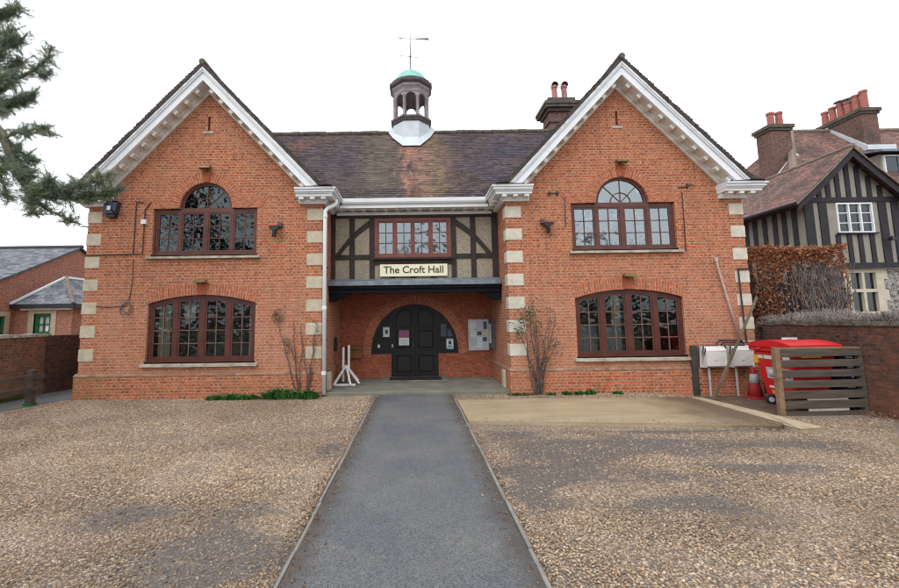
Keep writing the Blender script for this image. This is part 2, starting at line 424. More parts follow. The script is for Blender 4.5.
def asphalt(name, col, var=.35, edge=False):
    m, nt, b = _new(name)
    co = objco(nt)
    v = nt.nodes.new('ShaderNodeTexVoronoi'); v.inputs['Scale'].default_value = 130
    nt.links.new(co, v.inputs['Vector'])
    s = nt.nodes.new('ShaderNodeSeparateColor'); nt.links.new(v.outputs['Color'], s.inputs[0])
    lo = tuple(c * .62 for c in col); hi = tuple(c * 1.55 for c in col)
    c = ramp(nt, s.outputs[0], .1, .95, lo, hi)
    big = ramp(nt, noise_tex(nt, co, .8, 6, .62), .36, .68)
    c = mixc(nt, big, mixc(nt, 1.0, c, (.78, .80, .86), 'MULTIPLY'), mixc(nt, 1.0, c, (1.22, 1.16, 1.05), 'MULTIPLY'))
    # trodden dusty strip and a few scattered pale grits
    w = ramp(nt, noise_tex(nt, co, 2.4, 6, .7), .56, .72)
    c = mixc(nt, math_n(nt, 'MULTIPLY', w, .35), c, (.17, .145, .115))
    if edge:      # soil and leaf crumbs gathered along both edges
        sx = nt.nodes.new('ShaderNodeSeparateXYZ'); nt.links.new(co, sx.inputs[0])
        d = math_n(nt, 'ABSOLUTE', math_n(nt, 'ADD', sx.outputs[0], .055))
        d = math_n(nt, 'ADD', d, math_n(nt, 'MULTIPLY', math_n(nt, 'SUBTRACT', noise_tex(nt, co, 3.5, 7, .75), .5), .55))
        ew = nt.nodes.new('ShaderNodeMapRange'); setin(ew, From_Min=.70, From_Max=.90); nt.links.new(d, ew.inputs[0])
        c = mixc(nt, math_n(nt, 'MULTIPLY', ew.outputs[0], .7), c, (.075, .058, .045))
    g = nt.nodes.new('ShaderNodeTexVoronoi'); g.inputs['Scale'].default_value = 26
    nt.links.new(co, g.inputs['Vector'])
    gs = nt.nodes.new('ShaderNodeSeparateColor'); nt.links.new(g.outputs['Color'], gs.inputs[0])
    gm = math_n(nt, 'MULTIPLY', math_n(nt, 'GREATER_THAN', gs.outputs[0], .93), math_n(nt, 'LESS_THAN', g.outputs['Distance'], .16))
    c = mixc(nt, math_n(nt, 'MULTIPLY', gm, .6), c, (.34, .30, .25))
    nt.links.new(c, b.inputs['Base Color'])
    b.inputs['Roughness'].default_value = .75
    b.inputs['Specular IOR Level'].default_value = .35
    bump(nt, b, v.outputs['Distance'], .5, .006)
    return m
M['path'] = asphalt('tarmac_path', (.120, .127, .136), edge=True)
M['alley'] = asphalt('alley_tarmac', (.12, .125, .13))

def ground_mat():
    m, nt, b = _new('gravel_yard')
    co = objco(nt)
    v = nt.nodes.new('ShaderNodeTexVoronoi'); v.inputs['Scale'].default_value = 58
    nt.links.new(co, v.inputs['Vector'])
    s = nt.nodes.new('ShaderNodeSeparateColor'); nt.links.new(v.outputs['Color'], s.inputs[0])
    r = nt.nodes.new('ShaderNodeValToRGB')
    els = r.color_ramp.elements
    els[0].position = 0; els[0].color = (.20, .15, .115, 1)
    els[1].position = 1; els[1].color = (.64, .56, .48, 1)
    for p, cc in ((.2, (.31, .235, .17)), (.4, (.42, .32, .225)), (.6, (.34, .28, .245)), (.8, (.52, .42, .33))):
        e = els.new(p); e.color = rgba(cc)
    nt.links.new(s.outputs[0], r.inputs[0])
    edge = ramp(nt, v.outputs['Distance'], .25, .7, (1.1, 1.08, 1.05), (.34, .31, .30))
    c = mixc(nt, 1.0, r.outputs[0], edge, 'MULTIPLY')
    at = nt.nodes.new('ShaderNodeAttribute'); at.attribute_name = 'bare'
    soil = ramp(nt, noise_tex(nt, co, 30, 6, .7), .3, .75, (.066, .056, .052), (.175, .150, .138))
    brk = noise_tex(nt, co, 11, 6, .7)
    f = math_n(nt, 'ADD', at.outputs['Fac'], math_n(nt, 'MULTIPLY', math_n(nt, 'SUBTRACT', brk, .5), 1.7))
    f = ramp(nt, f, .30, .80)
    v2 = nt.nodes.new('ShaderNodeTexVoronoi'); v2.inputs['Scale'].default_value = 85
    nt.links.new(co, v2.inputs['Vector'])
    s2 = nt.nodes.new('ShaderNodeSeparateColor'); nt.links.new(v2.outputs['Color'], s2.inputs[0])
    gm = math_n(nt, 'MULTIPLY', math_n(nt, 'GREATER_THAN', s2.outputs[0], .6), math_n(nt, 'LESS_THAN', v2.outputs['Distance'], .38))
    soil = mixc(nt, math_n(nt, 'MULTIPLY', gm, .75), soil, r.outputs[0])
    c = mixc(nt, f, c, soil)
    nt.links.new(c, b.inputs['Base Color'])
    b.inputs['Roughness'].default_value = .85
    b.inputs['Specular IOR Level'].default_value = .25
    h = math_n(nt, 'MULTIPLY', math_n(nt, 'SUBTRACT', 1.0, v.outputs['Distance']), math_n(nt, 'SUBTRACT', 1.0, f))
    bump(nt, b, h, .8, .012)
    return m
M['ground'] = ground_mat()

def concrete_slab():
    m, nt, b = _new('sandy_concrete')
    co = objco(nt)
    mp = nt.nodes.new('ShaderNodeMapping'); mp.inputs['Scale'].default_value = (.5, 2.2, 1)
    nt.links.new(co, mp.inputs[0])
    c = ramp(nt, noise_tex(nt, mp.outputs[0], 1.6, 7, .65), .28, .72, (.31, .245, .15), (.47, .385, .255))
    c = mixc(nt, 1.0, c, ramp(nt, noise_tex(nt, co, 60, 3), .3, .7, (.85, .85, .85), (1.15, 1.15, 1.15)), 'MULTIPLY')
    sx = nt.nodes.new('ShaderNodeSeparateXYZ'); nt.links.new(co, sx.inputs[0])
    w = nt.nodes.new('ShaderNodeMapRange'); setin(w, From_Min=4.7, From_Max=6.0)
    nt.links.new(math_n(nt, 'ADD', sx.outputs[0], math_n(nt, 'MULTIPLY', math_n(nt, 'SUBTRACT', noise_tex(nt, co, 1.2, 6, .7), .5), 2.2)), w.inputs[0])
    c = mixc(nt, math_n(nt, 'MULTIPLY', w.outputs[0], .85), c, (.095, .065, .042))
    nt.links.new(c, b.inputs['Base Color'])
    b.inputs['Roughness'].default_value = .42
    b.inputs['Specular IOR Level'].default_value = .4
    bump(nt, b, noise_tex(nt, co, 25, 5), .2, .006)
    return m
M['slab'] = concrete_slab()
M['slab_edge'] = mat('pale_concrete_edge', (.42, .34, .23), .8, .2, 4, .2, stain=(.16, .13, .10), stain_amt=.5)
M['kerb'] = mat('concrete_edging', (.24, .225, .205), .85, .2, 6, .2, stain=(.13, .12, .11), stain_amt=.7, stain_scale=2.5)
M['mud'] = mat('damp_mud', (.13, .098, .07), .6, .35, 4, .4, stain=(.06, .048, .036), stain_amt=.7)

def stone_attr_mat():
    m, nt, b = _new('gravel_stone')
    at = nt.nodes.new('ShaderNodeAttribute'); at.attribute_name = 'tint'
    nt.links.new(at.outputs['Color'], b.inputs['Base Color'])
    b.inputs['Roughness'].default_value = .7
    b.inputs['Specular IOR Level'].default_value = .3
    return m
M['stones'] = stone_attr_mat()

# ------------------------------------------------------------------ mesh builder
def rootloc(o):
    p = Vector((0, 0, 0))
    while o is not None:
        p += o.location
        o = o.parent
    return p

class MB:
    def __init__(s):
        s.v = []; s.f = []; s.uv = {}; s.sm = False
    def add(s, verts, faces, uvs=None):
        o = len(s.v)
        s.v += [tuple(p) for p in verts]
        for i, f in enumerate(faces):
            if uvs is not None:
                s.uv[len(s.f)] = uvs[i]
            s.f.append(tuple(o + k for k in f))
    def box(s, x0, x1, y0, y1, z0, z1):
        v = [(x0, y0, z0), (x1, y0, z0), (x1, y1, z0), (x0, y1, z0), (x0, y0, z1), (x1, y0, z1), (x1, y1, z1), (x0, y1, z1)]
        s.add(v, [(3, 2, 1, 0), (4, 5, 6, 7), (0, 1, 5, 4), (1, 2, 6, 5), (2, 3, 7, 6), (3, 0, 4, 7)])
    def obox(s, mtx, sx, sy, sz):
        v = [mtx @ Vector((a * sx / 2, b * sy / 2, c * sz / 2)) for c in (-1, 1) for a, b in ((-1, -1), (1, -1), (1, 1), (-1, 1))]
        s.add(v, [(3, 2, 1, 0), (4, 5, 6, 7), (0, 1, 5, 4), (1, 2, 6, 5), (2, 3, 7, 6), (3, 0, 4, 7)])
    def beam(s, p, q, w, t, up=(0, 1, 0)):
        """a straight bar of width w (across), thickness t (along up)"""
        p = Vector(p); q = Vector(q); d = (q - p); L = d.length; d.normalize()
        u = Vector(up); sd = d.cross(u).normalized(); u = sd.cross(d).normalized()
        v = []
        for e in (p, q):
            for a, b in ((-1, -1), (1, -1), (1, 1), (-1, 1)):
                v.append(e + sd * a * w / 2 + u * b * t / 2)
        s.add(v, [(0, 1, 2, 3), (7, 6, 5, 4), (0, 4, 5, 1), (1, 5, 6, 2), (2, 6, 7, 3), (3, 7, 4, 0)])
    def plate(s, outer, holes, a0, a1, plane='xz'):
        """flat plate with holes: 2-D outline extruded from a0 to a1"""
        loops = [outer] + list(holes)
        def P(u, w, a):
            return (u, a, w) if plane == 'xz' else ((a, u, w) if plane == 'yz' else (u, w, a))
        tri = tessellate_polygon([[Vector((p[0], p[1], 0)) for p in lp] for lp in loops])
        flat = [p for lp in loops for p in lp]
        n = len(flat)
        v = [P(p[0], p[1], a0) for p in flat] + [P(p[0], p[1], a1) for p in flat]
        f = [tuple(t) for t in tri] + [tuple(n + k for k in reversed(t)) for t in tri]
        o = 0
        for lp in loops:
            k = len(lp)
            for i in range(k):
                j = (i + 1) % k
                f.append((o + i, o + j, n + o + j, n + o + i))
            o += k
        s.add(v, f)
    def tube(s, pts, r, sides=6, cap=True):
        pts = [Vector(p) for p in pts]
        rs = r if isinstance(r, (list, tuple)) else [r] * len(pts)
        rings = []; u = None
        for i, p in enumerate(pts):
            d = (pts[min(i + 1, len(pts) - 1)] - pts[max(i - 1, 0)])
            if d.length < 1e-9: d = Vector((0, 0, 1))
            d.normalize()
            if u is None:
                u = d.orthogonal().normalized()
            u = (u - d * u.dot(d))
            u = u.normalized() if u.length > 1e-6 else d.orthogonal().normalized()
            w = d.cross(u)
            rings.append([p + (u * math.cos(2 * PI * k / sides) + w * math.sin(2 * PI * k / sides)) * rs[i] for k in range(sides)])
        v = [q for rg in rings for q in rg]
        f = []
        for i in range(len(rings) - 1):
            for k in range(sides):
                a = i * sides + k; b = i * sides + (k + 1) % sides
                f.append((a, b, b + sides, a + sides))
        if cap:
            f.append(tuple(reversed(range(sides)))); f.append(tuple(range((len(rings) - 1) * sides, len(rings) * sides)))
        s.add(v, f)
    def lathe(s, prof, cx, cy, n=16, rot=0., cap=True, sx=1., sy=1.):
        v = []; f = []
        for r, z in prof:
            for k in range(n):
                a = rot + 2 * PI * k / n
                v.append((cx + sx * r * math.cos(a), cy + sy * r * math.sin(a), z))
        for i in range(len(prof) - 1):
            for k in range(n):
                a = i * n + k; b = i * n + (k + 1) % n
                f.append((a, b, b + n, a + n))
        if cap:
            f.append(tuple(reversed(range(n)))); f.append(tuple(range((len(prof) - 1) * n, len(prof) * n)))
        s.add(v, f)
    def build(s, name, m, parent=None, recalc=True, bevel=0., smooth=None, origin=None):
        me = bpy.data.meshes.new(name)
        off = rootloc(parent) if parent is not None else (Vector(origin) if origin is not None else Vector((0, 0, 0)))
        me.from_pydata([(p[0] - off.x, p[1] - off.y, p[2] - off.z) for p in s.v], [], s.f)
        if s.uv:
            ul = me.uv_layers.new(name='UVMap')
            for pi, poly in enumerate(me.polygons):
                if pi in s.uv:
                    for li, uvc in zip(poly.loop_indices, s.uv[pi]):
                        ul.data[li].uv = uvc
        if recalc or bevel:
            bm = bmesh.new(); bm.from_mesh(me)
            if bevel:
                bmesh.ops.bevel(bm, geom=list(bm.edges), offset=bevel, segments=1, affect='EDGES', clamp_overlap=True)
            bmesh.ops.recalc_face_normals(bm, faces=bm.faces)
            bm.to_mesh(me); bm.free()
        if s.sm if smooth is None else smooth:
            for p in me.polygons: p.use_smooth = True
        me.materials.append(m)
        o = bpy.data.objects.new(name, me)
        COL.objects.link(o)
        if parent is not None:
            o.parent = parent
        elif origin is not None:
            o.location = origin
        return o

def tag(o, label=None, cat=None, group=None, kind=None):
    if label: o['label'] = label
    if cat: o['category'] = cat
    if group: o['group'] = group
    if kind: o['kind'] = kind
    return o

def thing(name, label, cat, loc=(0, 0, 0), group=None):
    o = bpy.data.objects.new(name, None)
    o.empty_display_size = .2
    COL.objects.link(o); o.location = loc
    return tag(o, label, cat, group)

def box_part(name, m, parent, *b, bevel=0.):
    mb = MB(); mb.box(*b)
    return mb.build(name, m, parent, bevel=bevel)

def copy_tree(o, parent=None):
    c = o.copy(); COL.objects.link(c); c.parent = parent
    for ch in list(o.children):
        copy_tree(ch, c)
    return c

# ------------------------------------------------------------------ world, sun, camera
SUN_EL, SUN_AZ = math.radians(52), math.radians(215)
w = bpy.data.worlds.new('World'); scene.world = w; w.use_nodes = True
nt = w.node_tree
bg = nt.nodes['Background']
sky = nt.nodes.new('ShaderNodeTexSky'); sky.sky_type = 'NISHITA'; sky.sun_disc = False
sky.sun_elevation = SUN_EL; sky.sun_rotation = SUN_AZ
sky.air_density = 1.0; sky.dust_density = 6.0; sky.ozone_density = 1.0
# even white overcast: take the colour out of the sky and level it
hs = nt.nodes.new('ShaderNodeHueSaturation'); hs.inputs['Saturation'].default_value = .06
nt.links.new(sky.outputs[0], hs.inputs['Color'])
mx = nt.nodes.new('ShaderNodeMix'); mx.data_type = 'RGBA'; mx.inputs[0].default_value = .75
nt.links.new(hs.outputs[0], mx.inputs[6]); mx.inputs[7].default_value = (12.5, 12.9, 13.4, 1)
nt.links.new(mx.outputs[2], bg.inputs['Color'])
bg.inputs['Strength'].default_value = .12

sl = bpy.data.lights.new('sun', 'SUN'); sl.energy = .9; sl.angle = math.radians(35); sl.color = (1, .97, .92)
so = bpy.data.objects.new('sun', sl); COL.objects.link(so)
sd = Vector((math.cos(SUN_EL) * -.45, math.cos(SUN_EL) * -.9, math.sin(SUN_EL)))
so.rotation_euler = sd.to_track_quat('Z', 'Y').to_euler(); so.location = (-6, -10, 20)

cam = bpy.data.cameras.new('camera'); cam.sensor_fit = 'HORIZONTAL'; cam.sensor_width = 36
cam.lens = 36 * 400 / 899
cam.shift_x = (449.5 - 415) / 899; cam.shift_y = -(294 - 279) / 899
cam.clip_start = .05; cam.clip_end = 2000
co = bpy.data.objects.new('camera', cam); COL.objects.link(co)
P = math.atan(41 / 400); R = .0135
r0 = Vector((1, 0, 0)); u0 = Vector((0, -math.sin(P), math.cos(P))); fw = Vector((0, math.cos(P), math.sin(P)))
rr = r0 * math.cos(R) - u0 * math.sin(R); uu = r0 * math.sin(R) + u0 * math.cos(R)
co.matrix_world = Matrix(((rr.x, uu.x, -fw.x, 0), (rr.y, uu.y, -fw.y, 0), (rr.z, uu.z, -fw.z, 1.9), (0, 0, 0, 1)))
scene.camera = co
scene.view_settings.view_transform = 'Standard'; scene.view_settings.look = 'None'
scene.view_settings.exposure = .14; scene.view_settings.gamma = 1
scene.render.engine = 'CYCLES'
scene.cycles.filter_width = 1.1
scene.render.resolution_x, scene.render.resolution_y = 1024, 670

# ------------------------------------------------------------------ ground
def smooth(a, b, x):
    t = max(0., min(1., (x - a) / (b - a)))
    return t * t * (3 - 2 * t)
def gz(x, y):
    return -.12 * smooth(5.2, 8.0, x)
PATCH = [(2.2, 6.3, 1.5, .75), (1.6, 5.2, .7, .6), (1.5, 7.2, .5, .5), (3.3, 6.0, 1.3, .35), (1.25, 4.4, .4, .6), (3.0, 5.0, .9, .35), (5.4, 6.2, 1.4, .3), (2.4, 4.2, .5, .25), (4.4, 5.2, .8, .2), (5.2, 6.9, 1.4, .12), (3.6, 6.9, .9, .15), (3.0, 4.3, .35, .3),
         (-1.45, 3.6, .45, .8), (-2.4, 3.0, .8, .45), (-1.5, 4.9, .25, .5), (-3.0, 4.2, .6, .3), (-1.3, 6.6, .2, .9), (-5.0, 3.6, .8, .3), (-1.9, 3.9, .4, .3), (-4.2, 2.9, .5, .3)]
def bare(x, y):
    n = noise.fractal(Vector((x * .55, y * .75, 3.1)), 1.0, 2.0, 4)
    n2 = noise.fractal(Vector((x * 1.1 + 7, y * 2.6, 9.4)), 1.0, 2.0, 4)
    b = .12 + .30 * n + .26 * n2 + (.10 if x > 0 else 0)
    for cx, cy, rx, ry in PATCH:
        q = ((x - cx) / rx) ** 2 + ((y - cy) / ry) ** 2
        if q < 3.5:
            b += .62 * math.exp(-q * 1.1) * (1 + .8 * n2)
    if y > 8.4 and x < 0: b -= .25
    return max(0., min(1., b))
def axis(lo, hi, step, far_lo, far_hi):
    a = list(np.arange(lo, hi, step))
    k = step; x = lo
    left = []
    while x > far_lo:
        k *= 1.7; x -= k; left.append(max(x, far_lo))
    k = step; x = a[-1]; right = []
    while x < far_hi:
        k *= 1.7; x += k; right.append(min(x, far_hi))
    return left[::-1] + a + right
xs = axis(-9.6, 9.6, .085, -900, 900); ys = axis(2.0, 11.2, .085, -900, 900)
gv = []; gb = []
for yy in ys:
    for xx in xs:
        inner = -10 < xx < 10 and 1.5 < yy < 11.5
        z = gz(xx, yy) + (.012 * noise.noise(Vector((xx * 1.2, yy * 1.2, 0))) if inner else 0)
        if inner and -1.12 < xx < 1.0: z = min(z, -.02) - .02
        if inner and xx > .9 and xx < 6.4 and 7.0 < yy < 9.8: z = z - .03
        gv.append((xx, yy, z - (.004 if not inner else 0)))
        gb.append(bare(xx, yy) if inner else .2)
nx = len(xs)
gf = [(j * nx + i, j * nx + i + 1, (j + 1) * nx + i + 1, (j + 1) * nx + i) for j in range(len(ys) - 1) for i in range(nx - 1)]
me = bpy.data.meshes.new('ground'); me.from_pydata(gv, [], gf)
me.attributes.new('bare', 'FLOAT', 'POINT').data.foreach_set('value', gb)
for p in me.polygons: p.use_smooth = True
me.materials.append(M['ground'])
go = bpy.data.objects.new('ground', me); COL.objects.link(go); tag(go, kind='structure')

# loose gravel stones lying on the yard
def in_slab(x, y):
    return .9 < x < 6.75 and 7.05 + .0 * x < y < 9.65
def make_gravel():
    rng = np.random.default_rng(5)
    ico = bmesh.new(); bmesh.ops.create_icosphere(ico, subdivisions=1, radius=1.0)
    iv = np.array([v.co[:] for v in ico.verts]); itri = np.array([[v.index for v in f.verts] for f in ico.faces]); ico.free()
    pts = []
    def scatter(y0, y1, dens, s0, s1):
        area = (y1 - y0) * 2 * 1.25 * y1
        n = int(area * dens)
        X = rng.uniform(-1.25 * y1, 1.25 * y1, n); Y = rng.uniform(y0, y1, n); U = rng.random(n)
        for x, y, u in zip(X, Y, U):
            if x < -9.0 and y > 8.2: continue
            if x < -9.3 or x > 9.35 or abs(x) > 1.2 * y: continue
            if -1.07 < x < .95:
                continue
            if in_slab(x, y): continue
            if x > 6.6 and y > 8.0 and x - 6.6 > (8.6 - y) * .5: continue
            if y > 10.3 and not (-2.4 < x < 2.4 and y < 10.38): continue
            b = bare(x, y)
            if u > max(.13, 1.06 - b * 1.25) * (.75 + .5 * random.random()): continue
            pts.append((x, y, rng.uniform(s0, s1)))
    scatter(2.4, 4.2, 3400, .0055, .0125)
    scatter(4.2, 6.2, 2000, .0065, .0135)
    scatter(6.2, 10.36, 900, .0075, .015)
    # a few kicked on to the path and slab
    for _ in range(170):
        y = rng.uniform(2.6, 10.2); s = rng.choice([-1, 1])
        x = (-1.0 + abs(rng.normal(0, .14))) if s < 0 else (.88 - abs(rng.normal(0, .14)))
        pts.append((x, y, -rng.uniform(.005, .012)))
    for _ in range(260):
        x = rng.uniform(1.0, 6.3); y = 7.62 - .115 * max(0, x - 1.0) + abs(rng.normal(0, .16))
        pts.append((x, y, -rng.uniform(.005, .011)))
    for _ in range(160):
        pts.append((rng.uniform(1.0, 6.3), 9.62 - abs(rng.normal(0, .07)), -rng.uniform(.005, .010)))
    pts_a = np.array(pts); n = len(pts_a)
    pal = np.array([(.46, .35, .24), (.55, .43, .31), (.34, .26, .19), (.63, .54, .43), (.38, .32, .28), (.50, .37, .24), (.25, .20, .17), (.58, .49, .39), (.43, .29, .18), (.55, .47, .38)])
    ci = rng.integers(0, len(pal), n)
    colr = np.clip(pal[ci] * rng.uniform(.55, 1.25, (n, 1)), 0, 1)
    damp = np.array([noise.fractal(Vector((a * .4 + 3, b * .7, 1.7)), 1.0, 2.0, 3) - .25 * bare(a, b) for a, b in pts_a[:, :2]])
    colr = colr * np.array([.88, .82, .76]) * np.clip(1.0 + .28 * damp - .10 * (pts_a[:, 1] < 4.5) * (pts_a[:, 0] < 0), .55, 1.2)[:, None]
    ang = rng.uniform(0, 2 * PI, n); c, s_ = np.cos(ang), np.sin(ang)
    sc = np.abs(pts_a[:, 2])[:, None] * rng.uniform(.7, 1.35, (n, 3)); sc[:, 2] *= .62
    V = iv[None] * sc[:, None, :]
    V = V * rng.uniform(.82, 1.14, (n, iv.shape[0], 1))
    tl = rng.normal(0, .3, n)[:, None]
    X = V[..., 0] * c[:, None] - V[..., 1] * s_[:, None]
    Y = V[..., 0] * s_[:, None] + V[..., 1] * c[:, None]
    Z = V[..., 2] + X * tl
    base = np.array([gz(a, b) for a, b in pts_a[:, :2]])
    base = np.where(pts_a[:, 2] < 0, .032, base)
    V = np.stack([X + pts_a[:, 0:1], Y + pts_a[:, 1:2], Z + (base + np.abs(pts_a[:, 2]) * .35)[:, None]], -1)
    nv = n * len(iv)
    F = (itri[None] + (np.arange(n) * len(iv))[:, None, None]).reshape(-1)
    me = bpy.data.meshes.new('gravel')
    me.vertices.add(nv); me.vertices.foreach_set('co', V.reshape(-1).astype(np.float32))
    nf = n * len(itri)
    me.loops.add(nf * 3); me.loops.foreach_set('vertex_index', F.astype(np.int32))
    me.polygons.add(nf); me.polygons.foreach_set('loop_start', (np.arange(nf) * 3).astype(np.int32))
    try: me.polygons.foreach_set('loop_total', np.full(nf, 3, np.int32))
    except Exception: pass
    me.update(calc_edges=True)
    at = me.attributes.new('tint', 'FLOAT_COLOR', 'POINT')
    cc = np.repeat(np.concatenate([colr, np.ones((n, 1))], 1), len(iv), 0)
    at.data.foreach_set('color', cc.reshape(-1).astype(np.float32))
    me.materials.append(M['stones'])
    o = bpy.data.objects.new('gravel', me); COL.objects.link(o)
    tag(o, 'loose tan and brown gravel stones strewn over the yard', 'gravel', kind='stuff')
make_gravel()

# path with concrete edging
mb = MB()
yy = list(np.arange(-4, 10.36, .3)) + [10.36]
for i in range(len(yy) - 1):
    a, b = yy[i], yy[i + 1]
    mb.add([(-1.0, a, .026), (-.05, a, .034), (.89, a, .026), (-1.0, b, .026), (-.05, b, .034), (.89, b, .026)], [(0, 1, 4, 3), (1, 2, 5, 4)])
for x in (-1.0, .89):
    mb.add([(x, -4, .026), (x, 10.36, .026), (x, 10.36, -.1), (x, -4, -.1)], [(0, 1, 2, 3)])
tag(mb.build('path', M['path'], recalc=False), kind='structure')
for nm, x0, x1 in (('path_edging', -1.034, -1.004), ('path_edging', .894, .932)):
    mb = MB(); y = -4.0
    while y < (9.4 if x0 < 0 else 9.0):
        L = .9 if y > 2 else 1.5
        dz = random.uniform(-.008, .006); dx = random.uniform(-.006, .006)
        if random.random() > .12: mb.box(x0 + dx, x1 + dx, y, y + L - .012, -.08, .032 + dz)
        y += L
    tag(mb.build(nm, M['kerb'], bevel=.005), kind='structure')

# sandy concrete slab, its pale edge and the mud beyond
mb = MB()
mb.plate([(.955, 7.62), (2.4, 7.50), (3.94, 7.31), (5.4, 7.10), (6.15, 7.02), (6.38, 7.2), (6.36, 9.62), (3.8, 9.66), (.955, 9.64)], [], -.10, .022, 'xy')
tag(mb.build('slab', M['slab'], bevel=.008), kind='structure')
mb = MB()
mb.plate([(6.384, 6.90), (6.86, 6.98), (6.78, 8.2), (6.66, 9.62), (6.384, 9.62)], [], -.12, .004, 'xy')
tag(mb.build('slab_edge', M['slab_edge'], bevel=.01), kind='structure')
mb = MB()
mb.plate([(6.63, 7.9), (6.62, 9.6), (6.3, 10.3), (9.15, 10.3), (9.1, 8.35), (7.3, 8.3)], [], -.14, -.092, 'xy')
tag(mb.build('yard_mud', M['mud']), kind='structure')
mb = MB()
mb.plate([(-10.28, -2), (-9.2, -2), (-9.2, 9.1), (-8.75, 10.9), (-8.75, 24), (-10.28, 24)], [], -.05, .012, 'xy')
tag(mb.build('alley_path', M['alley']), kind='structure')

# ------------------------------------------------------------------ VILLAGE HALL
hall = thing('village_hall', 'red brick hall with two white-edged gables, stone quoins, timbered centre and roof cupola', 'building', (0, D, 0))
WX = 5.55; ZA = 8.78; SL = 1.062
def zr(dx, off=0.): return ZA - SL * abs(dx) + off
def ztile(dx): return max(zr(dx), 5.46 - .35 * (abs(dx) - 3.12))

def arc_pts(cx, cz, r, a0, a1, n, rz=None):
    rz = rz or r
    return [(cx + r * math.cos(a0 + (a1 - a0) * i / n), cz + rz * math.sin(a0 + (a1 - a0) * i / n)) for i in range(n + 1)]
def up_outline(cx, ins=0.):
    return [(cx - 1.38 + ins, 3.68 + ins), (cx + 1.38 - ins, 3.68 + ins), (cx + 1.38 - ins, 4.94 - ins)] + \
        arc_pts(cx, 4.94, .705 - ins, 0, PI, 20) + [(cx - 1.38 + ins, 4.94 - ins)]
def lo_top(u):   # lower windows: shallow arched head
    return 2.41 + .215 * (1 - (u / 1.40) ** 2)
def lo_outline(cx, ins=0.):
    return [(cx - 1.40 + ins, .90 + ins), (cx + 1.40 - ins, .90 + ins)] + [(cx + u, lo_top(u) - ins) for u in np.linspace(1.40 - ins, -1.40 + ins, 17)]

def arch_band(name, pts_in, pts_out, y0, y1, m, parent):
    mb = MB(); n = len(pts_in); L = 0.
    for i in range(n - 1):
        a, b = Vector((pts_in[i][0], 0, pts_in[i][1])), Vector((pts_in[i + 1][0], 0, pts_in[i + 1][1]))
        ao, bo = Vector((pts_out[i][0], 0, pts_out[i][1])), Vector((pts_out[i + 1][0], 0, pts_out[i + 1][1]))
        seg = ((a + ao) / 2 - (b + bo) / 2).length
        h = (ao - a).length
        f = lambda p, y: (p.x, y, p.z)
        uv = [(0, L), (h, L), (h, L + seg), (0, L + seg)]
        mb.add([f(a, y0), f(ao, y0), f(bo, y0), f(b, y0)], [(0, 1, 2, 3)], [uv])
        mb.add([f(ao, y0), f(bo, y0), f(bo, y1), f(ao, y1)], [(0, 1, 2, 3)], [[(h, L), (h, L + seg), (h, L + seg), (h, L)]])
        mb.add([f(a, y0), f(b, y0), f(b, y1), f(a, y1)], [(0, 1, 2, 3)], [[(0, L), (0, L + seg), (0, L + seg), (0, L)]])
        L += seg
    for p, q in ((pts_in[0], pts_out[0]), (pts_in[-1], pts_out[-1])):
        mb.add([(p[0], y0, p[1]), (q[0], y0, q[1]), (q[0], y1, q[1]), (p[0], y1, p[1])], [(0, 1, 2, 3)], [[(0, 0), (.1, 0), (.1, .05), (0, .05)]])
    return mb.build(name, m, parent, recalc=False)

def casements(mb, cx, xs_, z0, topf, y0, y1, bar=.045):
    """an opening ring per light, returning inner glass outlines"""
    inner = []
    for a, b in xs_:
        us = np.linspace(b, a, 7)
        out = [(a, z0), (b, z0)] + [(u, topf(u - cx)) for u in us]
        us2 = np.linspace(b - bar, a + bar, 7)
        inn = [(a + bar, z0 + bar), (b - bar, z0 + bar)] + [(u, topf(u - cx) - bar) for u in us2]
        mb.plate(out, [inn], y0, y1)
        inner.append((a + bar, b - bar, z0 + bar))
    return inner

def sill(parent, cx, hw, z0, z1, y0, ridx):
    mb = MB()
    n = 9
    for i in range(n):
        a = cx - hw + 2 * hw * i / n; b = cx - hw + 2 * hw * (i + 1) / n
        j = random.uniform(-.008, .004)
        mb.add([(a, y0 + j, z0 + random.uniform(0, .012)), (b, y0 + j, z0 + random.uniform(0, .012)), (b, D + .08, z0), (a, D + .08, z0), (a, y0 + j, z1 - .012), (b, y0 + j, z1 - .012), (b, D + .08, z1 + .012), (a, D + .08, z1 + .012)],
               [(3, 2, 1, 0), (4, 5, 6, 7), (0, 1, 5, 4), (1, 2, 6, 5), (2, 3, 7, 6), (3, 0, 4, 7)])
    return mb.build('sill', M['sill_stone'], parent)

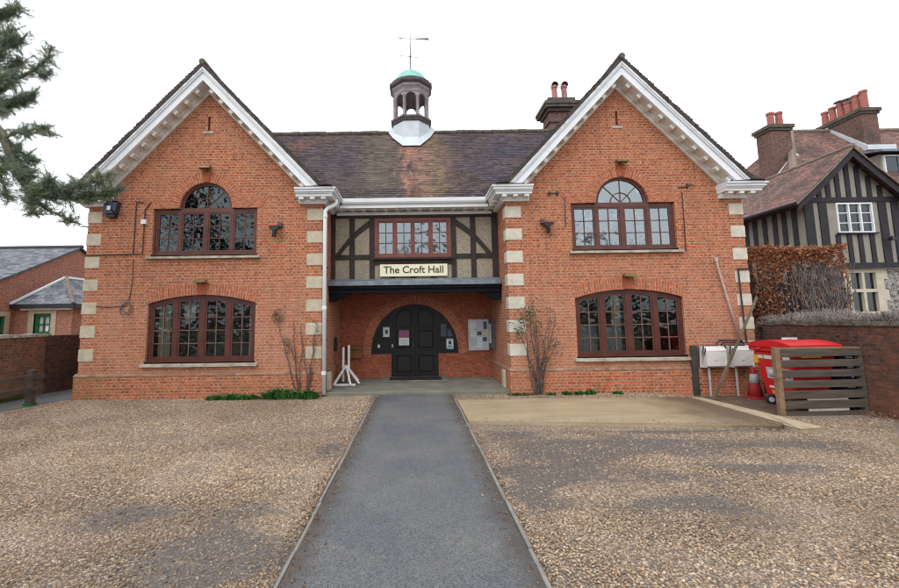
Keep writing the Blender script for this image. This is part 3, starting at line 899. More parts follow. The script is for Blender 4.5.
def upper_window(cx):
    y0, y1 = D + .07, D + .14
    fr = MB()
    mull = [(-1.30, -.725), (-.655, -.05), (.05, .655), (.725, 1.30)]
    holes = [[(cx + a, 3.77), (cx + b, 3.77), (cx + b, 4.84), (cx + a, 4.84)] for a, b in mull]
    lun = [(cx + .63, 4.965)] + arc_pts(cx, 4.965, .615, 0.04, PI - .04, 18) + [(cx - .63, 4.965)]
    lun = arc_pts(cx, 4.965, .615, 0, PI, 18)
    fr.plate(up_outline(cx), holes + [lun], y0, y1)
    fr.box(cx - 1.40, cx + 1.40, D + .0, y0 + .02, 3.655, 3.705)      # wooden sub-sill
    wo = fr.build('window', M['win_upper'], hall)
    cs = MB()
    inn = casements(cs, cx, [(cx + a, cx + b) for a, b in mull], 3.77, lambda u: 4.84, y0 + .012, y1 - .012, .042)
    cs.build('casement', M['win_upper'], wo)
    br = MB()
    for a, b, z0 in inn:
        zt = 4.84 - .042
        br.box((a + b) / 2 - .011, (a + b) / 2 + .011, y0 + .02, y1 - .02, z0, zt)
        for k in (1, 2):
            z = z0 + (zt - z0) * k / 3
            br.box(a, b, y0 + .023, y1 - .023, z - .011, z + .011)
    for ang in (45, 90, 135):
        c, s = math.cos(math.radians(ang)), math.sin(math.radians(ang))
        st = .0 if ang != 90 else .0
        br.beam((cx + c * .02, y0 + .035, 4.97 + s * .02), (cx + c * .62, y0 + .035, 4.97 + s * .62), .022, .03)
    pts = arc_pts(cx, 4.965, .27, 0, PI, 12)
    br.plate(arc_pts(cx, 4.965, .282, 0, PI, 12) + arc_pts(cx, 4.965, .258, PI, 0, 12), [], y0 + .02, y1 - .022)
    br.build('glazing_bar', M['win_upper'], wo)
    g = MB()
    for a, b, z0 in inn:
        g.box(a - .01, b + .01, y0 + .034, y0 + .039, z0 - .01, 4.81)
    g.plate(arc_pts(cx, 4.955, .63, 0, PI, 18), [], y0 + .034, y0 + .039)
    g.build('glass', M['glass_left' if cx < 0 else 'glass_right'], wo)
    sill(wo, cx, 1.49, 3.575, 3.652, D - .09, 0)
    # gauged brick arch, flat bands over the side lights
    n = 24
    arch_band('brick_arch', arc_pts(cx, 4.94, .705, 0, PI, n), arc_pts(cx, 4.94, .985, 0, PI, n), D - .006, D + .07, M['brick_arch'], hall)
    for sgn in (-1, 1):
        mb = MB()
        a0, a1 = (.715, 1.72) ; zb, zt = 4.942, 5.225
        quad = [(cx + sgn * .72, zb), (cx + sgn * 1.50, zb), (cx + sgn * 1.66, zt), (cx + sgn * .96, zt)]
        # lower-left corner follows the round arch
        ri = [(cx + sgn * (math.sqrt(max(0, .985 ** 2 - (z - 4.94) ** 2)) + .002), z) for z in np.linspace(zb, zt, 6)]
        outl = ri + [(cx + sgn * 1.72, zt), (cx + sgn * 1.46, zb)]
        v = [(p[0], D - .004, p[1]) for p in outl]
        # skewed bricks
        def uvf(p):
            u = (p[0] - cx) * sgn; wz = p[1] - zb
            return (wz * 1.35, (u - wz * .85) * .9)
        mb.add(v, [tuple(range(len(v)))], [[uvf(p) for p in outl]])
        mb.build('flat_brick_arch', M['brick_arch'], hall, recalc=False)
    mb = MB(); mb.plate([(cx - .075, 5.66), (cx + .075, 5.66), (cx + .105, 5.96), (cx - .105, 5.96)], [], D - .03, D + .02)
    mb.build('keystone', M['brick_arch_plain'], hall)
    return wo

def lower_window(cx):
    y0, y1 = D + .07, D + .14
    mull = [(-1.31, -.74), (-.64, -.06), (.06, .64), (.74, 1.31)]
    holes = []
    for a, b in mull:
        holes.append([(cx + a, .99), (cx + b, .99)] + [(cx + u, lo_top(u) - .085) for u in np.linspace(b, a, 7)])
    fr = MB(); fr.plate(lo_outline(cx), holes, y0, y1)
    fr.box(cx - 1.42, cx + 1.42, D + .0, y0 + .02, .872, .93)
    wo = fr.build('window', M['win_lower'], hall)
    cs = MB()
    inn = casements(cs, cx, [(cx + a, cx + b) for a, b in mull], .99, lambda u: lo_top(u) - .085, y0 + .012, y1 - .012, .05)
    cs.build('casement', M['win_lower'], wo)
    br = MB()
    for a, b, z0 in inn:
        c = (a + b) / 2
        br.box(c - .012, c + .012, y0 + .02, y1 - .02, z0, lo_top(c - cx) - .13)
        for k in (1, 2, 3):
            z = z0 + k * .335
            br.box(a, b, y0 + .018, y1 - .023, z - .011, z + .011)
    br.build('glazing_bar', M['bars'], wo)
    g = MB()
    for a, b, z0 in inn:
        g.plate([(a - .01, z0 - .01), (b + .01, z0 - .01), (b + .01, lo_top(b - cx) - .12), (a - .01, lo_top(a - cx) - .12)], [], y0 + .034, y0 + .039)
    g.build('glass', M['glass_low'], wo)
    sill(wo, cx, 1.49, .785, .868, D - .09, 1)
    us = np.linspace(1.40, -1.40, 25)
    inn_ = [(cx + u, lo_top(u)) for u in us]
    outp = [(cx + u * 1.045, lo_top(u) + .305 + .0 * u) for u in us]
    arch_band('brick_arch', inn_, outp, D - .006, D + .07, M['brick_arch'], hall)
    mb = MB(); mb.plate([(cx - .10, 2.63), (cx + .10, 2.63), (cx + .14, 2.95), (cx - .14, 2.95)], [], D - .03, D + .02)
    mb.build('keystone', M['brick_arch_plain'], hall)
    return wo
M['brick_arch_plain'] = mat('keystone_brick', (.36, .10, .045), .85, .25, 10, .3)

wing_windows = {}
for sgn, cx in ((-1, -WX), (1, WX)):
    xo, xi = (-8.65, -2.43) if sgn < 0 else (2.43, 8.72)
    xa, xb = min(xo, xi), max(xo, xi)
    # front wall with the real window openings
    mb = MB()
    ztop = lambda x: zr(x - cx) - .30
    mb.plate([(xa, -.2), (xb, -.2), (xb, ztop(xb)), (cx, ztop(cx)), (xa, ztop(xa))], [up_outline(cx), lo_outline(cx), [(cx - .03, 7.08), (cx + .03, 7.08), (cx + .03, 7.50), (cx - .03, 7.50)]], D, D + .3)
    mb.build('gable_wall', M['brick'], hall)
    mb = MB(); mb.box(cx - .05, cx + .05, D + .1, D + .28, 7.05, 7.52)
    mb.build('slit_vent', M['black_plastic'], hall)
    mb = MB(); mb.box(cx - .14, cx + .14, D - .02, D + .05, 7.01, 7.078); mb.build('slit_sill', M['sill_stone'], hall)
    # side walls
    mb = MB(); mb.box(xa, xa + .3, D + .302, 20.8, -.2, 5.2); mb.box(xb - .3, xb, D + .302, 20.8, -.2, 5.2)
    mb.box(xa + .302, xb - .302, 20.5, 20.8, -.2, 5.2)
    mb.build('side_wall', M['brick_porch'] if False else M['brick'], hall)
    # rooms behind the windows
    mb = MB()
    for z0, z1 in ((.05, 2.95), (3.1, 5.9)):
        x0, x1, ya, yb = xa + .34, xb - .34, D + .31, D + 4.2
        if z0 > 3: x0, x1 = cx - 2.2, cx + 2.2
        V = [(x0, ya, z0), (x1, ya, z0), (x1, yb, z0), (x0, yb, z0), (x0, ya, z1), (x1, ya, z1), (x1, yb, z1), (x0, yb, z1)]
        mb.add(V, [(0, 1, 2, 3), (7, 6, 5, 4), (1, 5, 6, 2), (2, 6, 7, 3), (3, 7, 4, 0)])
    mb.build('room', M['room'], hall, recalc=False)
    upper_window(cx); lower_window(cx)
    # plinth, with a sloped weathered top course
    pm = MB()
    pa, pb = xa - (.06 if sgn < 0 else .05), xb + .06
    pm.box(pa, pb, D - .055, D + .2, -.2, .565)
    pm.box(pb - .1, pb, D + .202, 12.9 if sgn < 0 else 20.8, -.2, .565)
    pm.box(pa, pa + .1, D + .202, 12.9 if sgn > 0 else 20.8, -.2, .565)
    pm.build('plinth', M['brick_plinth'], hall)
    cp = MB()
    for i in range(28):
        a = pa + (pb - pa) * i / 28; b = pa + (pb - pa) * (i + 1) / 28
        j = random.uniform(-.012, .006); k = random.uniform(-.01, .008)
        cp.add([(a, D - .06 + j, .566), (b, D - .06 + j, .566), (b, D + .02, .566), (a, D + .02, .566), (a, D - .058 + j, .592 + k), (b, D - .058 + j, .592 + k), (b, D + .02, .645), (a, D + .02, .645)],
               [(3, 2, 1, 0), (4, 5, 6, 7), (0, 1, 5, 4), (1, 2, 6, 5), (2, 3, 7, 6), (3, 0, 4, 7)])
    for (xq, y1q) in (((pa, 20.8), (pb, 12.9)) if sgn < 0 else ((pa, 12.9), (pb, 20.8))):
        s_ = 1 if xq == pa else -1
        cp.add([(xq - .004 * s_, D + .025, .566), (xq + .09 * s_, D + .025, .566), (xq + .09 * s_, y1q, .566), (xq - .004 * s_, y1q, .566), (xq - .002 * s_, D + .025, .59), (xq + .09 * s_, D + .025, .642), (xq + .09 * s_, y1q, .642), (xq - .002 * s_, y1q, .59)],
               [(3, 2, 1, 0), (4, 5, 6, 7), (0, 1, 5, 4), (1, 2, 6, 5), (2, 3, 7, 6), (3, 0, 4, 7)])
    cp.build('plinth_coping', M['coping'], hall)
    # stone quoins
    for k in range(7):
        zt = 4.87 - .603 * k
        for xq, d, wq in ((xa, 1, .37 if sgn < 0 else .41), (xb, -1, .41 if sgn < 0 else .36)):
            mb = MB()
            x0, x1 = sorted((xq - d * .016, xq + d * wq))
            mb.box(x0, x1, D - .016, D + .28, zt - .305, zt)
            mb.build('quoin', M['stone' if sgn < 0 else 'stone_pale'], hall, bevel=.008)
    # roof: two slopes with tiled verge
    mb = MB(); L = 3.44
    for s_ in (-1, 1):
        NR = 48
        S = math.hypot(L, SL * L)
        for i in range(NR):
            u0_, u1_ = L * i / NR, L * (i + 1) / NR
            za, zb_ = ztile(u0_) - .012, ztile(u1_) + .018
            v = [(cx + s_ * u0_, D - .47, za), (cx + s_ * u1_, D - .47, zb_), (cx + s_ * u1_, 21.1, zb_), (cx + s_ * u0_, 21.1, za)]
            mb.add(v, [(0, 1, 2, 3)], [[(0, S * i / NR), (0, S * (i + 1) / NR), (10, S * (i + 1) / NR), (10, S * i / NR)]])
            v = [(cx + s_ * u1_, D - .47, zb_), (cx + s_ * u1_, 21.1, zb_), (cx + s_ * u1_, 21.1, ztile(u1_) - .012), (cx + s_ * u1_, D - .47, ztile(u1_) - .012)]
            mb.add(v, [(0, 1, 2, 3)], [[(0, .01)] * 4])
    ro = mb.build('roof', M['tile'], hall, recalc=False)
    mb = MB()
    for s_ in (-1, 1):
        for i in range(48):
            u0_, u1_ = L * i / 48, L * (i + 1) / 48
            j = random.uniform(-.012, .012); k = random.uniform(-.006, .012)
            mb.plate([(cx + s_ * u0_, ztile(u0_) + .0 + k), (cx + s_ * u1_, ztile(u1_) + .03 + k), (cx + s_ * u1_, max(5.375, zr(u1_) - .115)), (cx + s_ * u0_, max(5.375, zr(u0_) - .115))], [], D - .475 + j, D + .3)
    mb.build('verge', M['tile_edge'], ro)
    mb = MB()
    for i in range(24):
        y = D - .49 + i * .45
        mb.tube([(cx, y, ZA - .0), (cx, y + .44, ZA - .0)], .085 + random.uniform(-.006, .006), 8)
    mb.build('ridge_tile', M['ridge'], ro)
    # white bargeboards, soffit and modillions
    def band(name, o1, o2, y0, y1, m, LL=3.18, par=hall):
        b_ = MB()
        zc = 5.352 + (.03 if y0 < D - .05 else 0)
        u1, u2 = (ZA + o1 - zc) / SL, (ZA + o2 - zc) / SL
        b_.plate([(cx - u1, zc), (cx - u2, zc), (cx, ZA + o2), (cx + u2, zc), (cx + u1, zc), (cx, ZA + o1)], [], y0, y1)
        return b_.build(name, m, par)
    bb = band('bargeboard', -.112, -.19, D - .455, D + .25, M['white'], 3.36)
    band('moulding', -.192, -.245, D - .435, D - .38, M['white'], 3.3, bb)
    band('fascia', -.247, -.475, D - .40, D - .33, M['white'], 3.22, bb)
    band('soffit', -.40, -.44, D - .328, D + .01, M['white_soffit'], 3.2, bb)
    band('bed_mould', -.442, -.535, D - .09, D + .01, M['white_soffit'], 3.12, bb)
    band('frieze_board', -.537, -.645, D - .045, D + .01, M['white_soffit'], 3.0, bb)
    sl_ang = math.atan(SL)
    for s_ in (-1, 1):
        for i in range(10):
            mb = MB()
            u = .20 + i * .272
            z = zr(u) - .522
            mtx = Matrix.Translation((cx + s_ * u, D - .215, z)) @ Matrix.Rotation(s_ * sl_ang, 4, 'Y')
            mb.obox(mtx, .12, .215, .115)
            mb.build('modillion', M['white_soffit'], bb, bevel=.006)
    # cornice returns at the eaves, running round each corner
    for s_ in (-1, 1):
        xc = xb if s_ > 0 else xa                     # wall corner
        inward = (s_ > 0) == (sgn < 0)
        yb = 11.6 if inward else 20.9
        def lpoly(proj, back):                      # L-shaped plan
            return [(xc - s_ * (.60 + proj * .12), D - proj), (xc + s_ * proj, D - proj), (xc + s_ * proj, yb), (xc - s_ * .02, yb), (xc - s_ * .02, D + .02), (xc - s_ * (.60 + proj * .12), D + .02)]
        mb = MB()
        for p, z0, z1 in ((.10, 5.00, 5.04), (.14, 5.04, 5.075), (.31, 5.13, 5.20), (.34, 5.20, 5.235), (.38, 5.235, 5.30), (.415, 5.30, 5.35)):
            mb.plate(lpoly(p, yb), [], z0, z1 - .0005, 'xy')
        mb.plate(lpoly(.12, yb), [], 5.075, 5.1295, 'xy')
        co_ = mb.build('cornice', M['white'], hall)
        for i in range(3):
            x = xc - s_ * (.50 - i * .29)
            box_part('modillion', M['white_soffit'], co_, x - .06, x + .06, D - .30, D - .15, 5.062, 5.124)
        y = D + .25
        while y < min(yb - .2, 13):
            x0, x1 = sorted((xc + s_ * .15, xc + s_ * .30)); box_part('modillion', M['white_soffit'], co_, x0, x1, y - .06, y + .06, 5.062, 5.124); y += .32
        # sloping lead weathering on top of the return, under the bargeboard
        mb = MB()
        mb.add([(xc - s_ * .62, D - .43, 5.351), (xc + s_ * .43, D - .43, 5.351), (xc + s_ * .43, D + .02, 5.351), (xc - s_ * .62, D + .02, 5.351), (xc - s_ * .62, D - .02, 5.40), (xc + s_ * .30, D - .02, 5.40)],
               [(0, 1, 5, 4), (1, 2, 5), (0, 4, 3), (3, 2, 1, 0), (4, 5, 2, 3)])
        mb.build('lead_flashing', M['lead'], co_)

# middle range -------------------------------------------------------
YP = 11.49; YB = 12.9
mb = MB()
door_out = [(-.785, -.2), (.715, -.2), (.715, .835), (1.355, .835)] + [(-.035 + 1.39 * math.cos(a) , .835 + 1.58 * math.sin(a) ** .92) for a in np.linspace(.04, PI - .04, 30)] + [(-1.425, .835), (-.785, .835)]
mb.plate([(-2.43, -.2), (-.785, -.2), (-.785, .835), (-1.425, .835)] + door_out[-3:3:-1][0:0] +
         [(-.035 + 1.39 * math.cos(a), .835 + 1.58 * math.sin(a) ** .92) for a in np.linspace(PI - .04, .04, 30)] +
         [(1.355, .835), (.715, .835), (.715, -.2), (2.43, -.2), (2.43, 3.02), (-2.43, 3.02)], [], YB, YB + .25)
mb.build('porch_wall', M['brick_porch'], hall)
ap = np.linspace(.0, PI, 31)
arch_band('porch_arch', [(-.035 + 1.39 * math.cos(a), .835 + 1.58 * math.sin(a) ** .92) for a in ap], [(-.035 + 1.66 * math.cos(a), .835 + 1.85 * math.sin(a) ** .92) for a in ap], YB - .006, YB + .05, M['brick_arch'], hall)
box_part('porch_ceiling', M['timber'], hall, -2.428, 2.428, 11.3, YB + .3, 2.93, 3.0)
# upper timbered panel
px0, px1, pz0, pz1 = -2.425, 2.425, 3.0, 5.0
mb = MB(); mb.plate([(px0, pz0), (px1, pz0), (px1, pz1), (px0, pz1)], [[(-1.16, 3.70), (1.06, 3.70), (1.06, 4.87), (-1.16, 4.87)]], YP, YP + .2)
mb.build('pebbledash_panel', M['dash'], hall)
YT0, YT1 = YP - .035, YP + .01
def timber(*b):
    box_part('timber', M['timber'], hall, *b, bevel=.006)
timber(px0, px1, YT0 - .01, YT1, 4.885, 5.0)
timber(px0, px1, YT0 - .004, YT1, 3.0, 3.06)
for a, b in ((-2.425, -2.30), (2.25, 2.425)):
    timber(a, b, YT0 - .006, YT1, 3.061, 4.884)
for a, b in ((-1.89, -1.74), (1.63, 1.78), (-1.31, -1.165), (1.065, 1.21)):
    timber(a, b, YT0, YT1, 3.061, 4.884)
for a, b in ((-2.299, -1.891), (-1.739, -1.311), (1.211, 1.629), (1.781, 2.249)):
    timber(a, b, YT0 + .003, YT1, 3.66, 3.80)
timber(-1.164, 1.064, YT0 + .003, YT1, 3.50, 3.66)
for a in (-.66, -.05, .53):
    timber(a - .07, a + .09, YT0 + .004, YT1, 3.061, 3.499)
for s_, x0, x1 in ((1, -2.30, -1.31), (-1, 2.25, 1.21)):
    mb = MB(); k = 10
    for i in range(k):       # curved brace
        t0, t1 = i / k, (i + 1) / k
        f = lambda t: (x0 + (x1 - x0) * t, 3.80 + (4.82 - 3.80) * (t + .10 * math.sin(PI * t)))
        a, b = f(t0), f(t1)
        mb.plate([(a[0], a[1]), (b[0], b[1]), (b[0], b[1] - .19), (a[0], a[1] - .19)] if i else [(a[0], a[1]), (b[0], b[1]), (b[0], b[1] - .19), (a[0], a[1] - .0)], [], YT0 + .008, YT1)
    mb.build('brace', M['timber'], hall)
# middle window
y0, y1 = YP - .02, YP + .06
mull = [(-1.07, -.60), (-.54, -.075), (-.025, .44), (.50, .97)]
fr = MB()
fr.plate([(-1.16, 3.70), (1.06, 3.70), (1.06, 4.87), (-1.16, 4.87)], [[(a, 3.79), (b, 3.79), (b, 4.78), (a, 4.78)] for a, b in mull], y0 - .02, y1)
wo = fr.build('window', M['win_mid'], hall)
cs = MB(); inn = casements(cs, -.05, mull, 3.79, lambda u: 4.78, y0, y1 - .012, .036); cs.build('casement', M['win_mid'], wo)
br = MB(); g = MB()
for a, b, z0 in inn:
    zt = 4.78 - .036
    br.box((a + b) / 2 - .012, (a + b) / 2 + .012, y0 + .012, y1 - .02, z0, zt)
    for k in (1, 2):
        z = z0 + (zt - z0) * k / 3
        br.box(a, b, y0 + .016, y1 - .024, z - .011, z + .011)
    g.box(a - .01, b + .01, y0 + .03, y0 + .035, z0 - .01, zt + .01)
br.build('glazing_bar', M['win_upper'], wo); g.build('glass', M['glass'], wo)
mb = MB(); mb.box(-1.2, 1.1, YP - .12, YP + .02, 3.645, 3.698); mb.build('sill', M['timber'], wo)
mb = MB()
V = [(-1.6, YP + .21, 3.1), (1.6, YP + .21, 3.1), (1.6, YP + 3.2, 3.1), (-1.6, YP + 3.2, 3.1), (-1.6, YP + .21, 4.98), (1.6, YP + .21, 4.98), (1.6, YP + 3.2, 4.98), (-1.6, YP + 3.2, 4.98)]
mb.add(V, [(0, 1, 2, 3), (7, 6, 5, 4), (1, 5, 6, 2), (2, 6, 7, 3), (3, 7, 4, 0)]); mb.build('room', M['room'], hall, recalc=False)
# eaves of the middle range
mb = MB()
for p, z0, z1 in ((.06, 4.965, 5.01), (.10, 5.01, 5.04)):
    mb.box(-2.26, 2.26, YP - p, YP + .1, z0, z1 - .001)
mb.box(-2.26, 2.26, 11.12, YP + .1, 5.085, 5.12)
mb.box(-2.10, 2.10, 11.06, 11.12, 5.075, 5.16)
e = mb.build('eaves_cornice', M['white'], hall)
for i in range(14):
    x = -2.1 + i * .323
    box_part('modillion', M['white_soffit'], e, x - .055, x + .055, 11.16, 11.38, 5.042, 5.084)
mb = MB()
prof = [(11.12, 5.30), (11.10, 5.17), (11.06, 5.165), (11.0, 5.19), (10.975, 5.23), (10.965, 5.33), (10.985, 5.33), (11.0, 5.24), (11.05, 5.20), (11.09, 5.22), (11.10, 5.30)]
mb.plate(prof, [], -2.03, 2.03, 'yz')
mb.build('gutter', M['white'], hall)
# tiled roof of the middle range: overlapping courses
mb = MB(); YE, ZE, YR, ZR = 11.0, 5.30, 13.98, 8.68
NR = 46
S = math.hypot(YR - YE, ZR - ZE)
for side in (0, 1):
    for i in range(NR):
        t0, t1 = i / NR, (i + 1) / NR
        ya, za = YE + (YR - YE) * t0, ZE + (ZR - ZE) * t0 + .022
        yb, zb = YE + (YR - YE) * t1, ZE + (ZR - ZE) * t1
        if side: ya, yb = 2 * YR - ya, 2 * YR - yb
        nseg = 60
        for k in range(nseg):
            xa_, xb_ = -5.5 + 11 * k / nseg, -5.5 + 11 * (k + 1) / nseg
            d0 = .006 * noise.noise(Vector((xa_ * 3, i * .7, side))) ; d1 = .006 * noise.noise(Vector((xb_ * 3, i * .7, side)))
            uv = [(xa_, S * t0), (xb_, S * t0), (xb_, S * t1), (xa_, S * t1)]
            mb.add([(xa_, ya, za + d0), (xb_, ya, za + d1), (xb_, yb, zb), (xa_, yb, zb)], [(0, 1, 2, 3)], [uv])
            mb.add([(xa_, ya, za + d0), (xb_, ya, za + d1), (xb_, ya, za - .03), (xa_, ya, za - .03)], [(3, 2, 1, 0)], [[(xa_, S * t0)] * 4])
ro = mb.build('roof', M['tile'], hall, recalc=False)
mb = MB()
x = -5.4
while x < 5.4:
    r = .10 + random.uniform(-.012, .012)
    z = ZR - .01 + random.uniform(-.012, .012)
    mb.tube([(x, YR, z), (x + .31, YR, z + random.uniform(-.01, .01))], r, 10)
    x += .318
mb.build('ridge_tile', M['ridge'], ro)
# canopy over the porch
cn = MB(); cn.box(-2.40, 2.40, 11.17, 11.45, 2.66, 2.86)
cn.box(-2.42, 2.42, 11.13, 11.17, 2.79, 2.87); cn.box(-1.8, 1.75, 11.13, 11.17, 2.655, 2.70)
cn = cn.build('canopy', M['canopy'], hall)
mb = MB()
mb.add([(-2.42, 11.09, 2.875), (2.42, 11.09, 2.875), (2.42, 11.45, 3.06), (-2.42, 11.45, 3.06), (-2.42, 11.09, 2.99), (2.42, 11.09, 2.99), (2.42, 11.45, 3.095), (-2.42, 11.45, 3.095)],
       [(3, 2, 1, 0), (4, 5, 6, 7), (0, 1, 5, 4), (1, 2, 6, 5), (2, 3, 7, 6), (3, 0, 4, 7)])
mb.build('lead_top', M['lead_dark'], cn)
for s_ in (-1, 1):
    mb = MB()
    o = [(2.40, 2.66), (2.40, 2.44), (2.26, 2.43), (2.16, 2.50), (2.08, 2.49), (1.98, 2.58), (1.88, 2.60), (1.78, 2.66)]
    mb.plate([(s_ * x, z) for x, z in o], [], 11.2, 11.34)
    mb.build('bracket', M['canopy'], cn)
# steps and mat well
mb = MB(); mb.box(-2.37, 2.375, 10.372, YB - .002, -.1, .095); stp = mb.build('porch_step', M['step'], hall, bevel=.012)
mb = MB(); mb.box(-1.02, .98, 12.0, YB - .05, .096, .135); mb.build('door_step', M['step'], stp, bevel=.008)
# double door, quadrant side panels
dr = MB()
arch = [(-.035 + 1.388 * math.cos(a), .838 + 1.577 * math.sin(a) ** .92) for a in np.linspace(.0, PI, 31)]
dr.plate([(-.783, .095), (.713, .095), (.713, .838)] + arch + [(-.783, .838)], [], YB + .10, YB + .17)
door = dr.build('door', M['door'], hall)
mb = MB()
for x0, x1 in ((-1.423, -.784), (.714, 1.353)):
    mb.box(x0, x1, YB + .03, YB + .12, .839, .90)
mb.plate(arch + [(-.035 + 1.30 * math.cos(a), .838 + 1.49 * math.sin(a) ** .92) for a in np.linspace(PI, 0, 31)], [], YB + .04, YB + .12)
for x in (-.79, .72):
    mb.box(x - .05, x + .05, YB + .035, YB + .12, .136, 2.16)
mb.build('frame', M['door'], door)
for s_ in (-1, 1):
    lf = MB()
    x0, x1 = (-.735, -.04) if s_ < 0 else (-.03, .665)
    zt0, zt1 = (2.20, 2.39) if s_ < 0 else (2.39, 2.20)
    st = .09
    top = lambda x: 2.405 - .36 * ((x + .035) / .72) ** 2 * 0.55
    def outl(i):
        us = np.linspace(x1 - i, x0 + i, 8)
        return us
    p_bot = [(x0 + st, .24), (x1 - st, .24), (x1 - st, .80), (x0 + st, .80)]
    p_mid = [(x0 + st, 1.00), (x1 - st, 1.00), (x1 - st, 1.58), (x0 + st, 1.58)]
    p_top = [(x0 + st, 1.66), (x1 - st, 1.66)] + [(u, top(u) - .10 - .12 * ((u - (x0 + x1) / 2) / .26) ** 2) for u in np.linspace(x1 - st, x0 + st, 8)]
    lf.plate([(x0, .137), (x1, .137)] + [(u, top(u)) for u in outl(0)], [p_bot, p_mid, p_top], YB + .035, YB + .098)
    leaf = lf.build('door_leaf', M['door'], door, bevel=.004)
    pn = MB()
    for q in (p_bot, p_mid):
        a, b, z0, z1 = q[0][0], q[1][0], q[0][1], q[2][1]
        pn.box(a + .045, b - .045, YB + .06, YB + .09, z0 + .045, z1 - .045)
        for e_ in ((a, b, z0, z0 + .022), (a, b, z1 - .022, z1), (a, a + .022, z0 + .023, z1 - .023), (b - .022, b, z0 + .023, z1 - .023)):
            pn.box(e_[0], e_[1], YB + .045, YB + .08, e_[2], e_[3])
    c = (p_top[0][0] + p_top[1][0]) / 2
    pn.plate([(c + (p[0] - c) * .82, 1.99 + (p[1] - 1.99) * .84) for p in p_top], [], YB + .06, YB + .09)
    pn.build('raised_panel', M['door_panel'], leaf, bevel=.012)
mb = MB(); mb.tube([(-.08, YB + .0, 1.02), (-.08, YB + .0, 1.18)], .014, 8); mb.tube([(-.08, YB + .0, 1.1), (-.08, YB + .04, 1.1)], .01, 6)
mb.build('handle', M['brass'], door)
mb = MB()
for a, b, z0, z1 in ((.80, .985, 1.36, 1.76), (1.02, 1.20, 1.36, 1.60)):
    mb.box(a, b, YB + .062, YB + .068, z0, z1)
mb.build('side_glass', mat('dusky_glass', (.06, .09, .12), .12, .1, 3, spec=.8), door)
mb = MB()
mb.box(.79, 1.26, YB + .055, YB + .099, 1.29, 1.35); mb.box(.987, 1.018, YB + .055, YB + .099, 1.35, 1.80)
mb.box(.99, 1.02, YB + .055, YB + .099, .90, 1.29)
mb.build('side_bar', M['door'], door)
box_part('side_bar', M['door'], door, -1.30, -.84, YB + .055, YB + .099, 1.30, 1.34)
# downpipe with swan neck
mb = MB()
mb.tube([(-2.10, 10.55, 5.16), (-2.10, 10.52, 5.05), (-2.16, 10.45, 4.97), (-2.29, 10.36, 4.88), (-2.345, 10.33, 4.80), (-2.35, 10.33, 4.6), (-2.34, 10.33, .06)], .052, 12)
mb.sm = True
dp = mb.build('downpipe', M['pipe'], hall)
mb = MB()
for z in (4.62, 2.2, .55): mb.tube([(-2.345, 10.33, z), (-2.345, 10.33, z + .08)], .062, 12)
mb.build('pipe_collar', M['pipe'], dp)
mb = MB(); mb.box(-2.43, -2.27, 10.32, 10.40, 3.27, 3.31); mb.box(-2.43, -2.27, 10.32, 10.40, 1.4, 1.43); mb.build('pipe_clip', M['iron'], dp)
# cupola astride the ridge
CX, CY = -.06, YR
cu = MB(); rot = PI / 8
k8 = 1 / math.cos(PI / 8)
cu.lathe([(.635 * k8, 7.2), (.635 * k8, 8.82), (.645 * k8, 8.88)], CX, CY, 8, rot)
cup = cu.build('cupola', M['lead'], hall)
mb = MB()
# lead apron dressed down over the tiles in front and behind
tslope = (ZR - ZE) / (YR - YE)
for d in (1, -1):
    o = [(-.88, .0), (-.66, .40), (-.30, .82), (.30, .82), (.66, .40), (.88, .0)]
    v = []
    for x, dy in o:
        v.append((CX + x, CY - d * dy, ZR - tslope * dy + .10))
    vi = [(CX + x * .68, CY - d * dy * .72, ZR - tslope * dy * .72 + .34) for x, dy in o]
    n_ = len(o)
    mb.add(v + vi, [(i, i + 1, n_ + i + 1, n_ + i) for i in range(n_ - 1)])
mb.build('lead_apron', M['lead'], cup, recalc=False)
mb = MB(); mb.lathe([(.65 * k8, 8.84), (.685 * k8, 8.88), (.69 * k8, 8.92), (.72 * k8, 8.95), (.725 * k8, 9.02), (.66 * k8, 9.05)], CX, CY, 8, rot)
mb.build('lower_moulding', M['cup_dark'], cup)
mb = MB()
Rc = .59
for k in range(8):         # eight arched sides
    a0, a1 = rot + 2 * PI * k / 8, rot + 2 * PI * (k + 1) / 8
    pa = Vector((CX + Rc * k8 * math.cos(a0), CY + Rc * k8 * math.sin(a0), 0)); pb = Vector((CX + Rc * k8 * math.cos(a1), CY + Rc * k8 * math.sin(a1), 0))
    ex = (pb - pa); Lx = ex.length; ex.normalize(); ez = Vector((0, 0, 1)); nrm = ex.cross(ez)
    w_ = .065
    outl_ = [(0, 9.0), (0, 10.08), (Lx, 10.08), (Lx, 9.0), (Lx - w_, 9.0)] + arc_pts(Lx / 2, 9.76, Lx / 2 - w_, 0, PI, 10) + [(w_, 9.0)]
    t = tessellate_polygon([[Vector((p[0], p[1], 0)) for p in outl_]])
    nn = len(outl_)
    vv = [pa + ex * p[0] + ez * p[1] for p in outl_] + [pa + ex * p[0] + ez * p[1] - nrm * .07 for p in outl_]
    ff = [tuple(q) for q in t] + [tuple(nn + q_ for q_ in reversed(q)) for q in t] + [(i, (i + 1) % nn, nn + (i + 1) % nn, nn + i) for i in range(nn)]
    mb.add(vv, ff)
mb.build('arcade', M['cup_wood'], cup)
for k in range(8):
    a0 = rot + 2 * PI * k / 8
    x, y = CX + (Rc * k8 + .005) * math.cos(a0), CY + (Rc * k8 + .005) * math.sin(a0)
    mb = MB(); mb.lathe([(.062, 9.03), (.062, 9.10), (.045, 9.13), (.042, 9.76), (.06, 9.80), (.06, 9.85)], x, y, 10); mb.sm = True
    mb.build('column', M['cup_wood'], cup)
